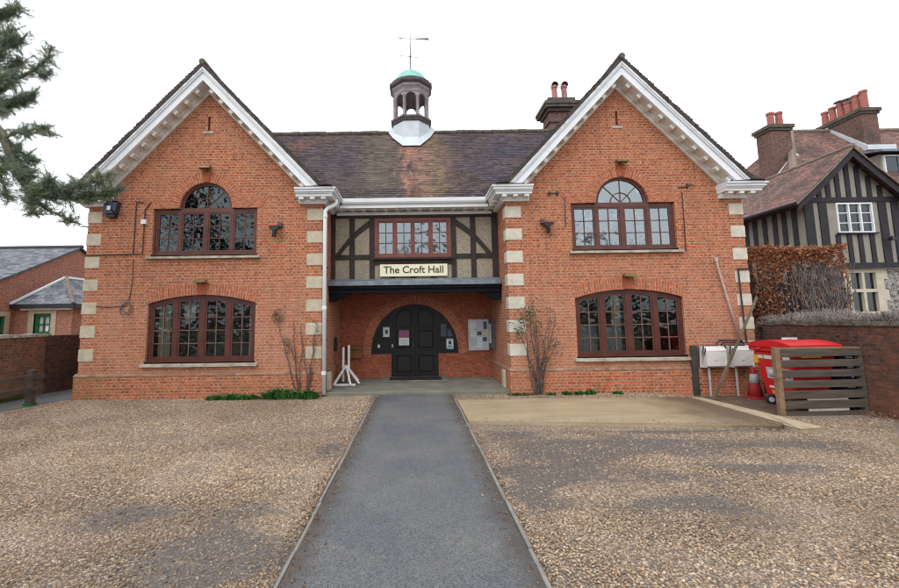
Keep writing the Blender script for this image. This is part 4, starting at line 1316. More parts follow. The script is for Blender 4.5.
mb = MB(); mb.lathe([(.60 * k8, 9.97), (.61 * k8, 10.06), (.625 * k8, 10.10), (.67 * k8, 10.17), (.68 * k8, 10.24)], CX, CY, 8, rot)
mb.build('frieze', M['cup_wood'], cup)
mb = MB(); mb.lathe([(.69 * k8, 10.241), (.73 * k8, 10.28), (.755 * k8, 10.32), (.76 * k8, 10.40), (.70 * k8, 10.445)], CX, CY, 8, rot)
mb.build('upper_cornice', M['cup_dark'], cup)
mb = MB(); mb.lathe([(.725 * k8, 10.42), (.66 * k8, 10.46), (.63, 10.52), (.60, 10.60), (.555, 10.70), (.48, 10.81), (.38, 10.91), (.25, 10.99), (.12, 11.04), (.05, 11.10)], CX, CY, 24, rot)
mb.sm = True
mb.build('dome', M['copper'], cup)
# weather vane (stands on the cupola, turns by itself)
va = thing('weather_vane', 'slender wind vane with thin arms on the copper dome of the cupola', 'weather vane', (CX, CY, 11.12))
mb = MB(); mb.tube([(CX, CY, 11.04), (CX, CY, 11.6), (CX, CY, 12.86)], [.022, .016, .009], 8); mb.build('spindle', M['vane'], va)
mb = MB()
for z, r in ((11.66, .042), (11.42, .03), (12.0, .026)):
    mb.lathe([(.001, z - r), (r * .7, z - r * .7), (r, z), (r * .7, z + r * .7), (.001, z + r)], CX, CY, 10)
mb.build('ball', M['vane'], va)
mb = MB()
for dx, dy in ((1, .2), (-.2, 1)):
    mb.tube([(CX - .40 * dx, CY - .40 * dy, 11.66), (CX + .40 * dx, CY + .40 * dy, 11.66)], .007, 6)
mb.build('compass_arm', M['vane'], va)
mb = MB(); mb.tube([(CX - .42, CY, 12.40), (CX + .70, CY, 12.36)], .011, 6)
mb.plate([(CX + .22, 12.36), (CX + .68, 12.315), (CX + .70, 12.36), (CX + .66, 12.40), (CX + .24, 12.39)], [], CY - .006, CY + .006)
mb.plate([(CX - .44, 12.40), (CX - .34, 12.43), (CX - .34, 12.37)], [], CY - .006, CY + .006)
mb.build('arrow', M['vane'], va)
# rear chimney
ch = MB()
ch.box(6.06, 7.18, 16.9, 17.8, 5.5, 11.0)
ch.box(6.0, 7.24, 16.84, 17.86, 10.52, 10.62)
ch = ch.build('chimney', M['brick_chimney'], hall)
mb = MB(); mb.box(5.97, 7.27, 16.8, 17.9, 11.002, 11.14); mb.box(5.84, 7.40, 16.67, 18.03, 11.14, 11.27); mb.box(5.80, 7.44, 16.63, 18.07, 11.27, 11.40); mb.box(6.02, 7.22, 16.86, 17.84, 11.40, 11.66)
mb.build('chimney_cap', M['cap_stone'], ch)
for x in (6.40, 6.84):
    mb = MB(); mb.lathe([(.135, 11.661), (.12, 11.8), (.115, 12.2), (.14, 12.22), (.14, 12.30), (.105, 12.34)], x, 17.1, 12); mb.build('chimney_pot', M['pot_pink'], ch)
    mb = MB()
    for i in range(6):
        a, b = PI * i / 6, PI * (i + 1) / 6
        mb.add([(x + .15 * math.cos(a), 16.95, 12.30 + .17 * math.sin(a)), (x + .15 * math.cos(b), 16.95, 12.30 + .17 * math.sin(b)), (x + .15 * math.cos(b), 17.25, 12.30 + .17 * math.sin(b)), (x + .15 * math.cos(a), 17.25, 12.30 + .17 * math.sin(a))], [(0, 1, 2, 3)])
    mb.build('half_round_hood', M['cap_stone'], ch, recalc=False)

# curtains behind the lower windows
def curtain(name, x0, x1, y, z0, z1, m, folds=5, amp=.03):
    mb = MB(); n = folds * 6
    v = []
    for i in range(n + 1):
        x = x0 + (x1 - x0) * i / n
        v.append((x, y + amp * math.sin(2 * PI * folds * i / n), z0)); v.append((x, y + amp * math.sin(2 * PI * folds * i / n + .4), z1))
    f = [(2 * i, 2 * i + 2, 2 * i + 3, 2 * i + 1) for i in range(n)]
    mb.add(v, f)
    return mb.build(name, m, hall, recalc=False)
curtain('curtain', -6.83, -6.50, D + .30, .8, 2.45, M['curtain'])
curtain('curtain', -4.42, -4.22, D + .30, .8, 2.45, M['curtain'], 3)
curtain('curtain', 5.22, 5.46, D + .30, .8, 2.55, M['curtain'], 3)
box_part('blind', M['blind'], hall, 4.25, 4.80, D + .30, D + .32, .85, 1.72)
box_part('blind', M['blind'], hall, 4.92, 5.44, D + .26, D + .28, .85, 1.66)
box_part('blind', M['paper_white'], hall, -6.16, -5.86, D + .30, D + .31, 1.95, 2.52)

# ------------------------------------------------------------------ things fixed on or standing by the hall
def text_mesh(name, body, size, m, parent, loc, rx=PI / 2, ext=.004, align='CENTER', squeeze=1., bold=0.):
    cu_ = bpy.data.curves.new(name, 'FONT'); cu_.body = body; cu_.size = size
    cu_.align_x = align; cu_.align_y = 'CENTER'; cu_.extrude = ext; cu_.offset = bold
    tmp = bpy.data.objects.new(name + '_tmp', cu_); COL.objects.link(tmp)
    dg = bpy.context.evaluated_depsgraph_get(); dg.update()
    me_ = bpy.data.meshes.new_from_object(tmp.evaluated_get(dg))
    bpy.data.objects.remove(tmp)
    me_.transform(Matrix.Translation(Vector(loc) - rootloc(parent)) @ Matrix.Rotation(rx, 4, 'X') @ Matrix.Diagonal((squeeze, 1, 1, 1)))
    me_.materials.clear(); me_.materials.append(m)
    o = bpy.data.objects.new(name, me_); COL.objects.link(o); o.parent = parent
    return o

YS = YT0 - .03
sg = thing('name_sign', 'cream board lettered The Croft Hall below the timbered window', 'sign', (-.04, YS, 3.15))
box_part('board', M['sign_cream'], sg, -1.005, .935, YS - .02, YS + .018, 3.15, 3.50, bevel=.004)
text_mesh('lettering', 'The Croft Hall', .285, M['sign_ink'], sg, (-.035, YS - .023, 3.333), ext=.003, squeeze=1.02, bold=.004)

# notice boards
nb = thing('noticeboard', 'silver framed noticeboard full of papers on the porch back wall, right of the door', 'noticeboard', (2.0, YB - .03, .93))
box_part('back_panel', M['paper'], nb, 1.70, 2.30, YB - .045, YB - .012, .95, 1.86)
for b in ((1.675, 2.325, YB - .07, YB - .01, 1.861, 1.895), (1.675, 2.325, YB - .07, YB - .01, .915, .949), (1.675, 1.705, YB - .068, YB - .01, .95, 1.86), (2.295, 2.325, YB - .068, YB - .01, .95, 1.86)):
    box_part('frame', M['silver'], nb, *b)
rnd = random.Random(4)
spots = [(1.73, 1.60, .19, .22, 'paper_white'), (1.93, 1.62, .20, .20, 'paper'), (2.16, 1.58, .11, .24, 'paper_dark'), (1.74, 1.33, .18, .24, 'paper_white'), (1.955, 1.39, .14, .12, 'paper_dark'), (2.12, 1.36, .15, .20, 'paper_cream'),
         (2.13, 1.20, .13, .13, 'paper_dark'), (1.74, 1.06, .20, .22, 'paper_green'), (1.96, 1.0, .15, .33, 'paper_white'), (2.14, .98, .13, .19, 'paper'), (1.85, 1.555, .10, .05, 'paper_green')]
for x, z, w_, h, k in spots:
    box_part('notice', M[k], nb, x, x + w_, YB - .052, YB - .046, z, z + h)
mb = MB()
for x, z, w_, h, k in spots:
    if k in ('paper_dark',): continue
    for i in range(int(h / .04)):
        mb.box(x + .02, x + w_ - .02 - rnd.uniform(0, .04), YB - .0535, YB - .0522, z + .02 + i * .04, z + .03 + i * .04)
mb.build('print_line', M['silver'], nb)
sb = thing('noticeboard', 'narrow dark framed noticeboard on the side wall of the porch, seen edge on', 'noticeboard', (2.40, 12.65, .95))
box_part('frame', M['cup_dark'], sb, 2.335, 2.425, 12.30, 12.92 - .04, .98, 1.86)
box_part('notice', M['paper_white'], sb, 2.325, 2.334, 12.50, 12.80, 1.15, 1.75)
# posters
def poster(label, x0, x1, z0, z1, y, pieces):
    t = thing('poster', label, 'poster', ((x0 + x1) / 2, y, z0))
    box_part('sheet', M['paper_white'], t, x0, x1, y - .006, y, z0, z1)
    for nm, m, a, b, c, d in pieces:
        box_part(nm, M[m], t, x0 + (x1 - x0) * a, x0 + (x1 - x0) * b, y - .009, y - .0062, z0 + (z1 - z0) * c, z0 + (z1 - z0) * d)
poster('purple and white poster on the left leaf of the double door', -.54, -.215, 1.10, 1.58, YB + .030, [('print', 'label_purple', 0, 1, .5, 1), ('print_line', 'silver', .15, .85, .12, .2), ('print_line', 'silver', .15, .8, .27, .34)])
poster('pale blue notice with a dark square in the left side panel of the door', -1.06, -.82, 1.37, 1.69, YB + .050, [('border', 'label_blue', .0, 1, .93, 1), ('border', 'label_blue', 0, .1, 0, .93), ('border', 'label_blue', .9, 1, 0, .93), ('print', 'paper_dark', .3, .7, .3, .72)])
poster('blue and white notice low in the right side panel of the door', .98, 1.20, .95, 1.30, YB + .050, [('border', 'label_blue', 0, 1, 0, .14), ('border', 'label_blue', 0, 1, .9, 1), ('print', 'ink', .3, .72, .45, .78), ('print', 'label_blue', .15, .85, .2, .36)])
t = thing('door_sticker', 'two small white round and upright stickers low in the left side panel of the door', 'sticker', (-1.15, YB + .05, 1.05))
mb = MB(); mb.lathe([(.042, 0), (.042, .004)], 0, 0, 14); mb.v = [(-1.19 + p[0], YB + .094 - p[2], 1.08 + p[1] * 1.4) for p in mb.v]; mb.build('disc', M['label_white'], t)
mb = MB(); mb.box(-.765, -.735, YB + .03, YB + .034, 1.04, 1.14); mb.build('plate', M['label_white'], t)
# letter box and its neighbours in the porch
lb = thing('letter_box', 'varnished wooden letter box on the porch back wall beside the white stand', 'letter box', (-1.93, YB, .75))
box_part('case', M['letterbox'], lb, -2.18, -1.70, YB - .13, YB - .002, .72, 1.11, bevel=.008)
box_part('lid', M['letterbox'], lb, -2.20, -1.68, YB - .15, YB - .002, 1.112, 1.14)
box_part('slot', M['black_plastic'], lb, -2.08, -1.80, YB - .133, YB - .129, .98, 1.005)
kp = thing('door_intercom', 'small black panel on the left side wall of the porch', 'panel', (-2.43, 12.2, 1.0))
box_part('case', M['black_plastic'], kp, -2.426, -2.37, 11.98, 12.24, 1.02, 1.42, bevel=.008)
box_part('cover', M['alarm'], kp, -2.369, -2.355, 12.02, 12.20, 1.07, 1.36)
# white stand leaning in the porch
ws = thing('sign_stand', 'white painted post stand with splayed feet at the left end of the porch step', 'stand', (-2.08, 11.9, .095))
box_part('post', M['sign_stand'], ws, -2.16, -2.10, 11.88, 11.94, .14, 1.13)
box_part('post', M['sign_stand'], ws, -2.00, -1.94, 11.88, 11.94, .14, 1.19)
for x0, y0_ in ((-2.40 + .03, 11.75), (-1.62, 11.6), (-2.30, 11.35), (-1.75, 12.3), (-1.82, 11.3)):
    mb = MB(); mb.beam((-2.05, 11.9, .60), (x0, y0_, .125), .05, .04, (0, 0, 1)); mb.build('foot', M['sign_stand'], ws)
mb = MB(); mb.beam((-2.34, 11.42, .125), (-1.70, 11.42, .125), .05, .05, (0, 0, 1)); mb.build('foot', M['sign_stand'], ws)
# door mat
mb = MB(); mb.box(-.80, .76, 12.02, 12.62, .1355, .152)
for i in range(14): mb.box(-.78 + i * .11, -.75 + i * .11, 12.03, 12.61, .152, .157)
tag(mb.build('door_mat', M['mat_rubber'], origin=(0, 0, 0)), 'black ribbed mat in front of the double door', 'door mat')
# small stone blocks at the feet of the recess
for x0, x1, lab in ((-2.37, -2.27, 'pale stone block at the left end of the porch, behind the downpipe'), (2.30, 2.37, 'pale stone slab leaning on the right side wall of the porch')):
    mb = MB(); mb.box(x0, x1, 10.75, 10.98, .096, .55)
    tag(mb.build('stone_block', M['stone'], bevel=.008), lab, 'stone block')

def brass_lamp(cx, z, label):
    t = thing('wall_lamp', label, 'wall lamp', (cx, D - .03, z))
    box_part('bracket', M['brass'], t, cx - .05, cx + .05, D - .14, D - .031, z - .02, z + .05)
    mb = MB(); mb.plate([(D - .22, z + .01), (D - .05, z + .01), (D - .05, z + .07), (D - .14, z + .09), (D - .21, z + .05)], [], cx - .155, cx + .155, 'yz')
    mb.build('hood', M['brass'], t)
brass_lamp(-WX, 5.97, 'brass strip lamp over the arched upper window of the left gable')
brass_lamp(WX, 5.99, 'brass strip lamp over the arched upper window of the right gable')
brass_lamp(-WX, 2.93, 'brass strip lamp over the ground floor window of the left gable')
brass_lamp(WX, 2.93, 'brass strip lamp over the ground floor window of the right gable')
def spot(cx, s_, label):
    t = thing('floodlight', label, 'floodlight', (cx, D, 4.2))
    box_part('box', M['cup_dark'], t, cx + s_ * .12 - .05, cx + s_ * .12 + .05, D - .11, D - .002, 4.38, 4.50, bevel=.01)
    mb = MB(); mb.plate([(cx - .13, 4.39), (cx + .13, 4.39), (cx + .11, 4.32), (cx + .03, 4.27), (cx + .026, 4.12), (cx - .026, 4.12), (cx - .03, 4.27), (cx - .11, 4.32)], [], D - .19, D - .09)
    mb.build('lamp_head', M['black_plastic'], t, bevel=.012)
    box_part('arm', M['iron'], t, cx - .02, cx + .02, D - .089, D - .002, 4.3, 4.36)
spot(-3.66, 1, 'black outdoor floodlight right of the left gable upper window')
spot(3.50, -1, 'black outdoor floodlight left of the right gable upper window')
al = thing('alarm_box', 'blue black alarm box high on the left corner of the left gable', 'alarm box', (-7.98, D, 4.75))
mb = MB(); mb.plate([(-8.14, 4.80), (-7.86, 4.80), (-7.80, 5.10), (-7.97, 5.17), (-8.12, 5.10)], [], D - .17, D - .002); mb.build('case', M['alarm'], al, bevel=.015)
box_part('emblem', M['label_white'], al, -8.05, -7.96, D - .176, D - .171, 4.88, 4.99)
box_part('base', M['black_plastic'], al, -8.10, -7.88, D - .13, D - .002, 4.70, 4.80)
# cables on the left gable
cb = thing('wall_cable', 'dark cable run with a small white junction box on the left gable wall', 'cable', (-7.4, D, 4.0))
mb = MB()
for pts in ([(-8.64, D - .02, 3.70), (-7.44, D - .02, 3.715), (-7.40, D - .02, 3.74), (-7.39, D - .02, 5.12), (-7.33, D - .02, 5.14), (-7.2, D - .02, 5.10)], [(-7.40, D - .02, 3.72), (-7.16, D - .02, 3.73), (-7.15, D - .02, 4.5), (-7.15, D - .02, 4.9), (-7.0, D - .02, 5.12)]):
    mb.tube(pts, .013, 6)
mb.build('cable', M['cable'], cb)
box_part('junction_box', M['label_white'], cb, -7.22, -7.09, D - .06, D - .003, 4.52, 4.64)
cb = thing('wall_cable', 'thin rusty wire and round fixing scar on the brick left of the lower left window', 'cable', (-7.5, D, 2.3))
mb = MB(); mb.tube([(-8.3, D - .012, 2.36), (-8.0, D - .012, 2.33), (-7.75, D - .012, 2.35), (-7.5, D - .012, 2.36)], .010, 5); mb.tube([(-7.39, D - .012, 3.6), (-7.38, D - .012, 3.0), (-7.44, D - .012, 2.5)], .008, 5); mb.build('cable', M['cable'], cb)
mb = MB()
for i in range(14):
    a = random.uniform(0, 2 * PI); r = random.uniform(.05, .14)
    mb.tube([(-7.5 + r * math.cos(a + j * .7) * (1 + .2 * j), D - .015 - .01 * (j % 2), 2.30 + r * math.sin(a + j * .7) * (1.2 + .2 * j)) for j in range(4)], .007, 4)
mb.build('dead_tendril', M['stem_grey'], cb)
cb = thing('wall_cable', 'dark wires and hooks on the right gable beside the arched window', 'cable', (7.4, D, 5.0))
mb = MB()
for pts in ([(7.05, D - .012, 5.32), (7.25, D - .012, 5.34), (7.4, D - .03, 5.40), (7.5, D - .04, 5.36)], [(7.15, D - .012, 5.2), (7.14, D - .012, 4.2), (7.13, D - .012, 3.6)], [(3.55, D - .012, 5.2), (3.75, D - .012, 5.22), (3.85, D - .03, 5.2)], [(4.02, D - .012, 5.1), (4.0, D - .012, 4.3)]):
    mb.tube(pts, .012, 5)
for x in (3.62, 3.82, 7.3): mb.lathe([(.03, 5.18 if x < 5 else 5.33), (.03, 5.25 if x < 5 else 5.42)], x, D - .03, 8)
mb.build('cable', M['cable'], cb)

# ------------------------------------------------------------------ bin corner on the right
def tr_box(mb, x0, x1, y0, y1, z0, z1, taper):
    """box that is wider at the top"""
    mb.add([(x0 + taper, y0 + taper, z0), (x1 - taper, y0 + taper, z0), (x1 - taper, y1 - taper, z0), (x0 + taper, y1 - taper, z0), (x0, y0, z1), (x1, y0, z1), (x1, y1, z1), (x0, y1, z1)],
           [(3, 2, 1, 0), (4, 5, 6, 7), (0, 1, 5, 4), (1, 2, 6, 5), (2, 3, 7, 6), (3, 0, 4, 7)])
GZ = -.095
bn = thing('wheelie_bin', 'big red four-wheeled rubbish bin with white stickers behind the slatted screen', 'bin', (8.3, 9.3, GZ))
BX0, BX1, BY0, BY1 = 7.84, 8.80, 8.50, 9.46
mb = MB(); tr_box(mb, BX0, BX1, BY0, BY1, GZ + .20, 1.10, .13); mb.build('body', M['red_bin'], bn, bevel=.03)
mb = MB(); mb.box(BX0 - .05, BX1 + .05, BY0 - .05, BY1 + .05, 1.101, 1.20); mb.box(BX0 - .10, BX0 - .05, BY1 - .3, BY1 - .2, 1.13, 1.18); mb.build('rim', M['red_bin'], bn, bevel=.015)
mb = MB()
n = 10
for i in range(n):       # curved lid
    t0, t1 = i / n, (i + 1) / n
    h = lambda t: 1.215 + .14 * math.sin(PI * (.12 + .78 * t))
    y_0, y_1 = BY0 - .07 + (BY1 - BY0 + .14) * t0, BY0 - .07 + (BY1 - BY0 + .14) * t1
    mb.plate([(y_0, 1.201), (y_1, 1.201), (y_1, h(t1)), (y_0, h(t0))], [], BX0 - .07, BX1 + .07, 'yz')
mb.build('lid', M['red_bin'], bn)
def xleft(z): return BX0 + .13 * (1.10 - z) / (1.10 - GZ - .2) - .006
def sticker(nm, m, f0, f1, z0, z1, d=0.):      # on the side facing the yard, f along the face from its far end
    mb_ = MB(); a, b = xleft(z0) - d, xleft(z1) - d
    y_a, y_b = BY1 - (BY1 - BY0) * f0, BY1 - (BY1 - BY0) * f1
    mb_.add([(a, y_a, z0), (a, y_b, z0), (b, y_b, z1), (b, y_a, z1), (a + .004, y_a, z0), (a + .004, y_b, z0), (b + .004, y_b, z1), (b + .004, y_a, z1)], [(0, 1, 2, 3), (7, 6, 5, 4), (0, 4, 5, 1), (1, 5, 6, 2), (2, 6, 7, 3), (3, 7, 4, 0)])
    mb_.build(nm, M[m], bn)
for a, b in ((.12, .26), (.29, .50), (.78, .95)): sticker('sticker', 'label_white', a, b, .93, 1.01)
sticker('sticker', 'label_grey', .28, .92, .50, .75)
sticker('sticker', 'red_bin', .56, .74, .52, .73, .003); sticker('sticker', 'label_white', .59, .71, .59, .65, .006)
sticker('sticker', 'label_white', .33, .46, .62, .70, .003); sticker('sticker', 'paper_dark', .36, .50, .54, .57, .003); sticker('sticker', 'paper_dark', .78, .88, .56, .66, .003)
sticker('sticker', 'label_white', .27, .42, .29, .34); sticker('sticker', 'label_yellow', .31, .58, .17, .24); sticker('sticker', 'label_white', .60, .85, .19, .23)
box_part('sticker', M['label_yellow'], bn, 8.05, 8.48, BY0 - .004, BY0 + .004, 1.0, 1.045)
for x, y in ((8.06, 8.68), (8.60, 8.68), (8.02, 9.28), (8.60, 9.28)):
    mb = MB(); mb.lathe([(.02, -.025), (.085, -.03), (.105, -.02), (.105, .02), (.085, .03), (.02, .025)], 0, 0, 18)
    mb.v = [(x + p[0] * .85 + p[2] * .5, y + p[2] * .9 - p[0] * .5, GZ + .105 + p[1]) for p in mb.v]
    wh = mb.build('wheel', M['rubber'], bn)
    mb = MB(); mb.lathe([(.055, -.034), (.055, .034)], 0, 0, 14); mb.v = [(x + p[0] * .85 + p[2] * .5, y + p[2] * .9 - p[0] * .5, GZ + .105 + p[1]) for p in mb.v]
    mb.build('hub', M['label_grey'], wh)
    box_part('fork', M['cup_dark'], bn, x - .03, x + .03, y - .03, y + .03, GZ + .17, GZ + .24)
mb = MB(); mb.box(BX0 - .03, BX0 + .03, 9.34, 9.42, .82, 1.0); mb.build('latch', M['label_yellow'], bn)
# navy bin beyond it
bn = thing('wheelie_bin', 'navy blue rubbish bin just seen through the right end of the slatted screen', 'bin', (9.0, 8.95, GZ))
mb = MB(); tr_box(mb, 8.85, 9.15, 8.46, 8.98, GZ + .09, 1.02, .03); mb.build('body', M['navy_bin'], bn, bevel=.02)
mb = MB(); mb.box(8.835, 9.165, 8.44, 9.0, 1.021, 1.08); mb.build('lid', M['navy_bin'], bn, bevel=.02)
for x in (8.93, 9.08):
    mb = MB(); mb.tube([(x - .02, 8.98, GZ + .09), (x + .02, 8.98, GZ + .09)], .09, 14); mb.build('wheel', M['rubber'], bn)
for z0, z1, a, b in ((.99, 1.04, 8.93, 9.08), (.79, .84, 8.96, 9.08), (.585, .625, 9.02, 9.08), (.385, .435, 8.93, 9.09)):
    box_part('sticker', M['label_grey'], bn, a, b, 8.455 + .03 * (1 - z1), 8.48 + .03 * (1 - z1), z0, z1)
# white sign board on top edge behind the bin
sb = thing('board', 'small white board standing up behind the lid of the red bin', 'board', (9.0, 9.4, 1.2))
box_part('sheet', M['label_white'], sb, 8.62, 8.98, 9.52, 9.54, 1.08, 1.37)
box_part('print', M['ink'], sb, 8.74, 8.84, 9.514, 9.5195, 1.30, 1.33)
# slatted screen
gt = thing('slatted_screen', 'weathered wooden slatted screen in front of the red bin', 'fence', (8.2, 8.2, GZ))
gx0, gy0, gx1, gy1 = 7.32, 8.26, 9.10, 8.36
gdir = Vector((gx1 - gx0, gy1 - gy0, 0)).normalized(); gn = Vector((gdir.y, -gdir.x, 0))
mb = MB(); mb.box(gx0 - .055, gx0 + .045, gy0 - .05, gy0 + .05, -.2, 1.245); mb.build('post', M['gate_post'], gt, bevel=.006)
mb = MB(); mb.box(gx1 - .02, gx1 + .07, gy1 - .02, gy1 + .07, -.2, 1.2); mb.build('post', M['gate_wood'], gt, bevel=.006)
zs = [(1.05, 1.205), (.846, .988), (.639, .784), (.434, .579), (.222, .380), (.026, .182), (-.15, -.034)]
for i, (z0, z1) in enumerate(zs):
    p = Vector((gx0 + .03, gy0 - .025, (z0 + z1) / 2)); q = Vector((gx1 - .0, gy1 - .025, (z0 + z1) / 2 + random.uniform(-.006, .006)))
    mb = MB(); mb.beam(p, q, z1 - z0, .028, gn); mb.build('slat', M['gate_wood'], gt, bevel=.004)
mb = MB(); mb.beam((gx0 - .05, gy0, 1.222), (gx1, gy1, 1.216), .03, .09, gn); mb.build('top_rail', M['pale_board'] if False else M['gate_post'], gt)
for z, lab in ((.180, 'upper pale batten lying behind the low slats of the screen'), (-.032, 'lower pale batten lying behind the bottom slats of the screen')):
    mb = MB(); mb.beam((7.90, 8.298, z + .03), (8.76, 8.346, z + .03), .06, .022, gn)
    tag(mb.build('batten', M['pale_board']), lab, 'batten')
# traffic cone
KX, KY = 8.22, 9.95
cn = thing('traffic_cone', 'faded red traffic cone with a grey sleeve beside the bin', 'traffic cone', (KX, KY, GZ))
mb = MB(); mb.lathe([(.16, GZ + .046), (.110, GZ + .32), (.055, GZ + .62), (.03, GZ + .74), (.026, GZ + .75)], KX, KY, 20); mb.sm = True; mb.build('body', M['cone_red'], cn)
mb = MB(); mb.lathe([(.104, GZ + .36), (.110, GZ + .36), (.069, GZ + .58), (.064, GZ + .58)], KX, KY, 20, cap=False); mb.sm = True; mb.build('sleeve', M['cone_grey'], cn)
mb = MB(); mb.box(KX - .2, KX + .2, KY - .2, KY + .2, GZ, GZ + .045); mb.build('base', M['cone_red'], cn, bevel=.012)
# white meter boxes on legs
for x0, lab in ((7.22, 'white meter box on a thin leg, beside the dark board'), (7.90, 'white meter box on a thin leg, behind the leaning plank')):
    t = thing('meter_box', lab, 'meter box', (x0 + .25, D, 0), 'white meter boxes on the right gable wall')
    mb = MB(); mb.plate([(D - .02 - .055, .62), (D - .27, .64), (D - .28, 1.05), (D - .22, 1.12), (D - .075, 1.14)], [], x0, x0 + .50, 'yz'); mb.build('case', M['meter'], t, bevel=.02)
    box_part('back_plate', M['cup_dark'], t, x0 - .03, x0 + .53, D - .072, D - .058, .60, 1.16)
    mb = MB(); mb.tube([(x0 + .14, D - .15, .64), (x0 + .14, D - .15, -.09)], .028, 8); mb.build('leg', M['grey_pipe'], t)
    mb = MB(); mb.box(x0 + .22, x0 + .28, D - .290, D - .280, .80, .86); mb.build('lock', M['meter'], t)
t = MB(); t.box(6.98, 7.13, D - .12, D - .058, -.1, 1.16)
tag(t.build('upright_board', M['dark_board'], bevel=.006), 'dark wet board standing upright left of the white meter boxes', 'board')
mb = MB(); mb.tube([(7.86, D - .07, 3.36), (7.87, D - .07, 3.22), (8.05, D - .07, 2.35), (8.28, D - .09, 1.20)], .028, 10)
t = thing('waste_pipe', 'thin pinkish pipe slanting down the right gable wall to the meter boxes', 'pipe', (7.86, D, 3.3))
mb.sm = True; mb.build('pipe', M['pink_pipe'], t)
mb = MB(); mb.tube([(7.86, D - .07, 3.30), (7.86, D - .07, 3.42)], .042, 10); mb.build('socket', M['grey_pipe'], t)
mb = MB(); mb.tube([(8.42, D - .05, 3.1), (8.44, D - .05, 1.9), (8.46, D - .05, 1.2)], .02, 6); mb.tube([(8.43, D - .03, 3.1), (8.43, D - .03, 3.12), (8.72, D - .03, 3.12)], .018, 6)
tag(mb.build('wall_cable', M['cable']), 'thin dark conduit down the right corner quoins of the right gable', 'cable')
mb = MB(); mb.tube([(7.62, D - .12, 1.20), (7.7, D - .14, 1.28), (8.25, D - .14, 1.28), (8.33, D - .12, 1.16)], .022, 6); mb.tube([(7.74, D - .1, 1.14), (7.8, D - .12, 1.22), (8.45, D - .12, 1.22)], .018, 6)
tag(mb.build('meter_pipe', M['cable']), 'dark bent pipe joining the tops of the two meter boxes', 'pipe')
mb = MB(); mb.beam((7.02, 9.72, -.09), (8.62, 10.1, 2.36), .062, .03, (0, 1, 0))
tag(mb.build('leaning_plank', M['plank'], bevel=.005), 'long old plank leaning diagonally across the meter boxes', 'plank')

# ------------------------------------------------------------------ right boundary wall, hedge, ivy
wl = thing('garden_wall', 'old dark brick garden wall with mossy coping on the right of the bin corner', 'wall', (9.2, 9, -.12))
mb = MB()
mb.plate([(8.98, 10.45), (9.18, 8.42), (9.5, 8.5), (9.3, 10.45)], [], -.3, 1.66, 'xy')
mb.build('brickwork', M['brick_dark'], wl)
mb = MB()
mb.plate([(9.182, 8.415), (9.58, 7.2), (10.6, 3.0), (10.9, 3.0), (9.9, 7.3), (9.502, 8.495)], [], -.3, 1.66, 'xy')
mb.build('brickwork', M['brick_sooty_red'], wl)
mb = MB()
pl = [(9.14, 10.6), (9.34, 8.46), (9.74, 7.25), (10.75, 3.0)]
for i in range(3):
    a, b = Vector((*pl[i], 0)), Vector((*pl[i + 1], 0))
    n = int((b - a).length / .23)
    for k in range(n):
        p = a + (b - a) * (k / n); q = a + (b - a) * ((k + .96) / n)
        z = 1.70 + random.uniform(-.012, .012)
        mb.beam((p.x, p.y, z), (q.x, q.y, z), .40, .085, (0, 0, 1))
mb.build('coping', mat('mossy_coping', (.10, .095, .075), .9, .5, 9, .4, stain=(.34, .33, .28), stain_amt=.6, stain_scale=7), wl)
# back return of the wall along the hedge
mb = MB(); mb.box(8.80, 12.2, 10.62, 10.95, -.3, 1.60)
mb.build('brickwork', M['brick_dark'], wl)

def leaf_quads(mb, pts, size, rng, flat=0.):
    for p in pts:
        s_ = size * rng.uniform(.6, 1.3)
        d = Vector((rng.uniform(-1, 1), rng.uniform(-1, 1), rng.uniform(-1, 1) * (1 - flat))).normalized()
        u = d.orthogonal().normalized(); u.rotate(Matrix.Rotation(rng.uniform(0, 2 * PI), 3, d)); v = d.cross(u)
        p = Vector(p)
        mb.add([p - u * s_ * .5, p + v * s_ * .32 + d * s_ * .08, p + u * s_ * .55, p - v * s_ * .32 + d * s_ * .08], [(0, 1, 2, 3)])

rng = random.Random(11)
hg = thing('beech_hedge', 'clipped beech hedge with coppery dead leaves and a bare grey patch, above the garden wall', 'hedge', (11.0, 11.7, 0))
HX0, HX1, HY0, HY1, HZ0, HZ1 = 9.55, 12.15, 11.2, 12.3, .6, 3.84
mb = MB()
for i in range(620):
    x = rng.uniform(HX0 + .1, HX1 - .1); y = rng.uniform(HY0 + .1, HY1)
    z0 = rng.uniform(.6, 2.0); h = rng.uniform(.9, 1.8)
    pts = [(x, y, z0)]; dx, dy = rng.uniform(-.35, .35), rng.uniform(-.3, .1)
    for k in range(1, 5):
        pts.append((min(HX1, max(HX0, x + dx * k * .35 + rng.uniform(-.06, .06))), max(HY0, y + dy * k * .3 + rng.uniform(-.05, .05)), min(HZ1 - .02, z0 + h * k / 4)))
    mb.tube(pts, [.013, .011, .009, .007, .004], 4, cap=False)
mb.build('stem', M['stem_brown'], hg, recalc=False)
mb = MB()
for i in range(300):
    cx_ = rng.gauss(11.5, .36); z0 = rng.uniform(1.5, 2.6)
    x = min(HX1 - .05, max(10.3, cx_)); y = HY0 + rng.uniform(-.03, .10)
    pts = [(x, y, z0)]; dx = rng.uniform(-.25, .25)
    for k in range(1, 5): pts.append((x + dx * k * .4 + rng.uniform(-.05, .05), y + rng.uniform(-.06, .05), min(3.35, z0 + k * rng.uniform(.14, .3))))
    mb.tube(pts, [.012, .010, .008, .006, .004], 4, cap=False)
mb.build('dead_stem', M['stem_grey'], hg, recalc=False)
pts = []
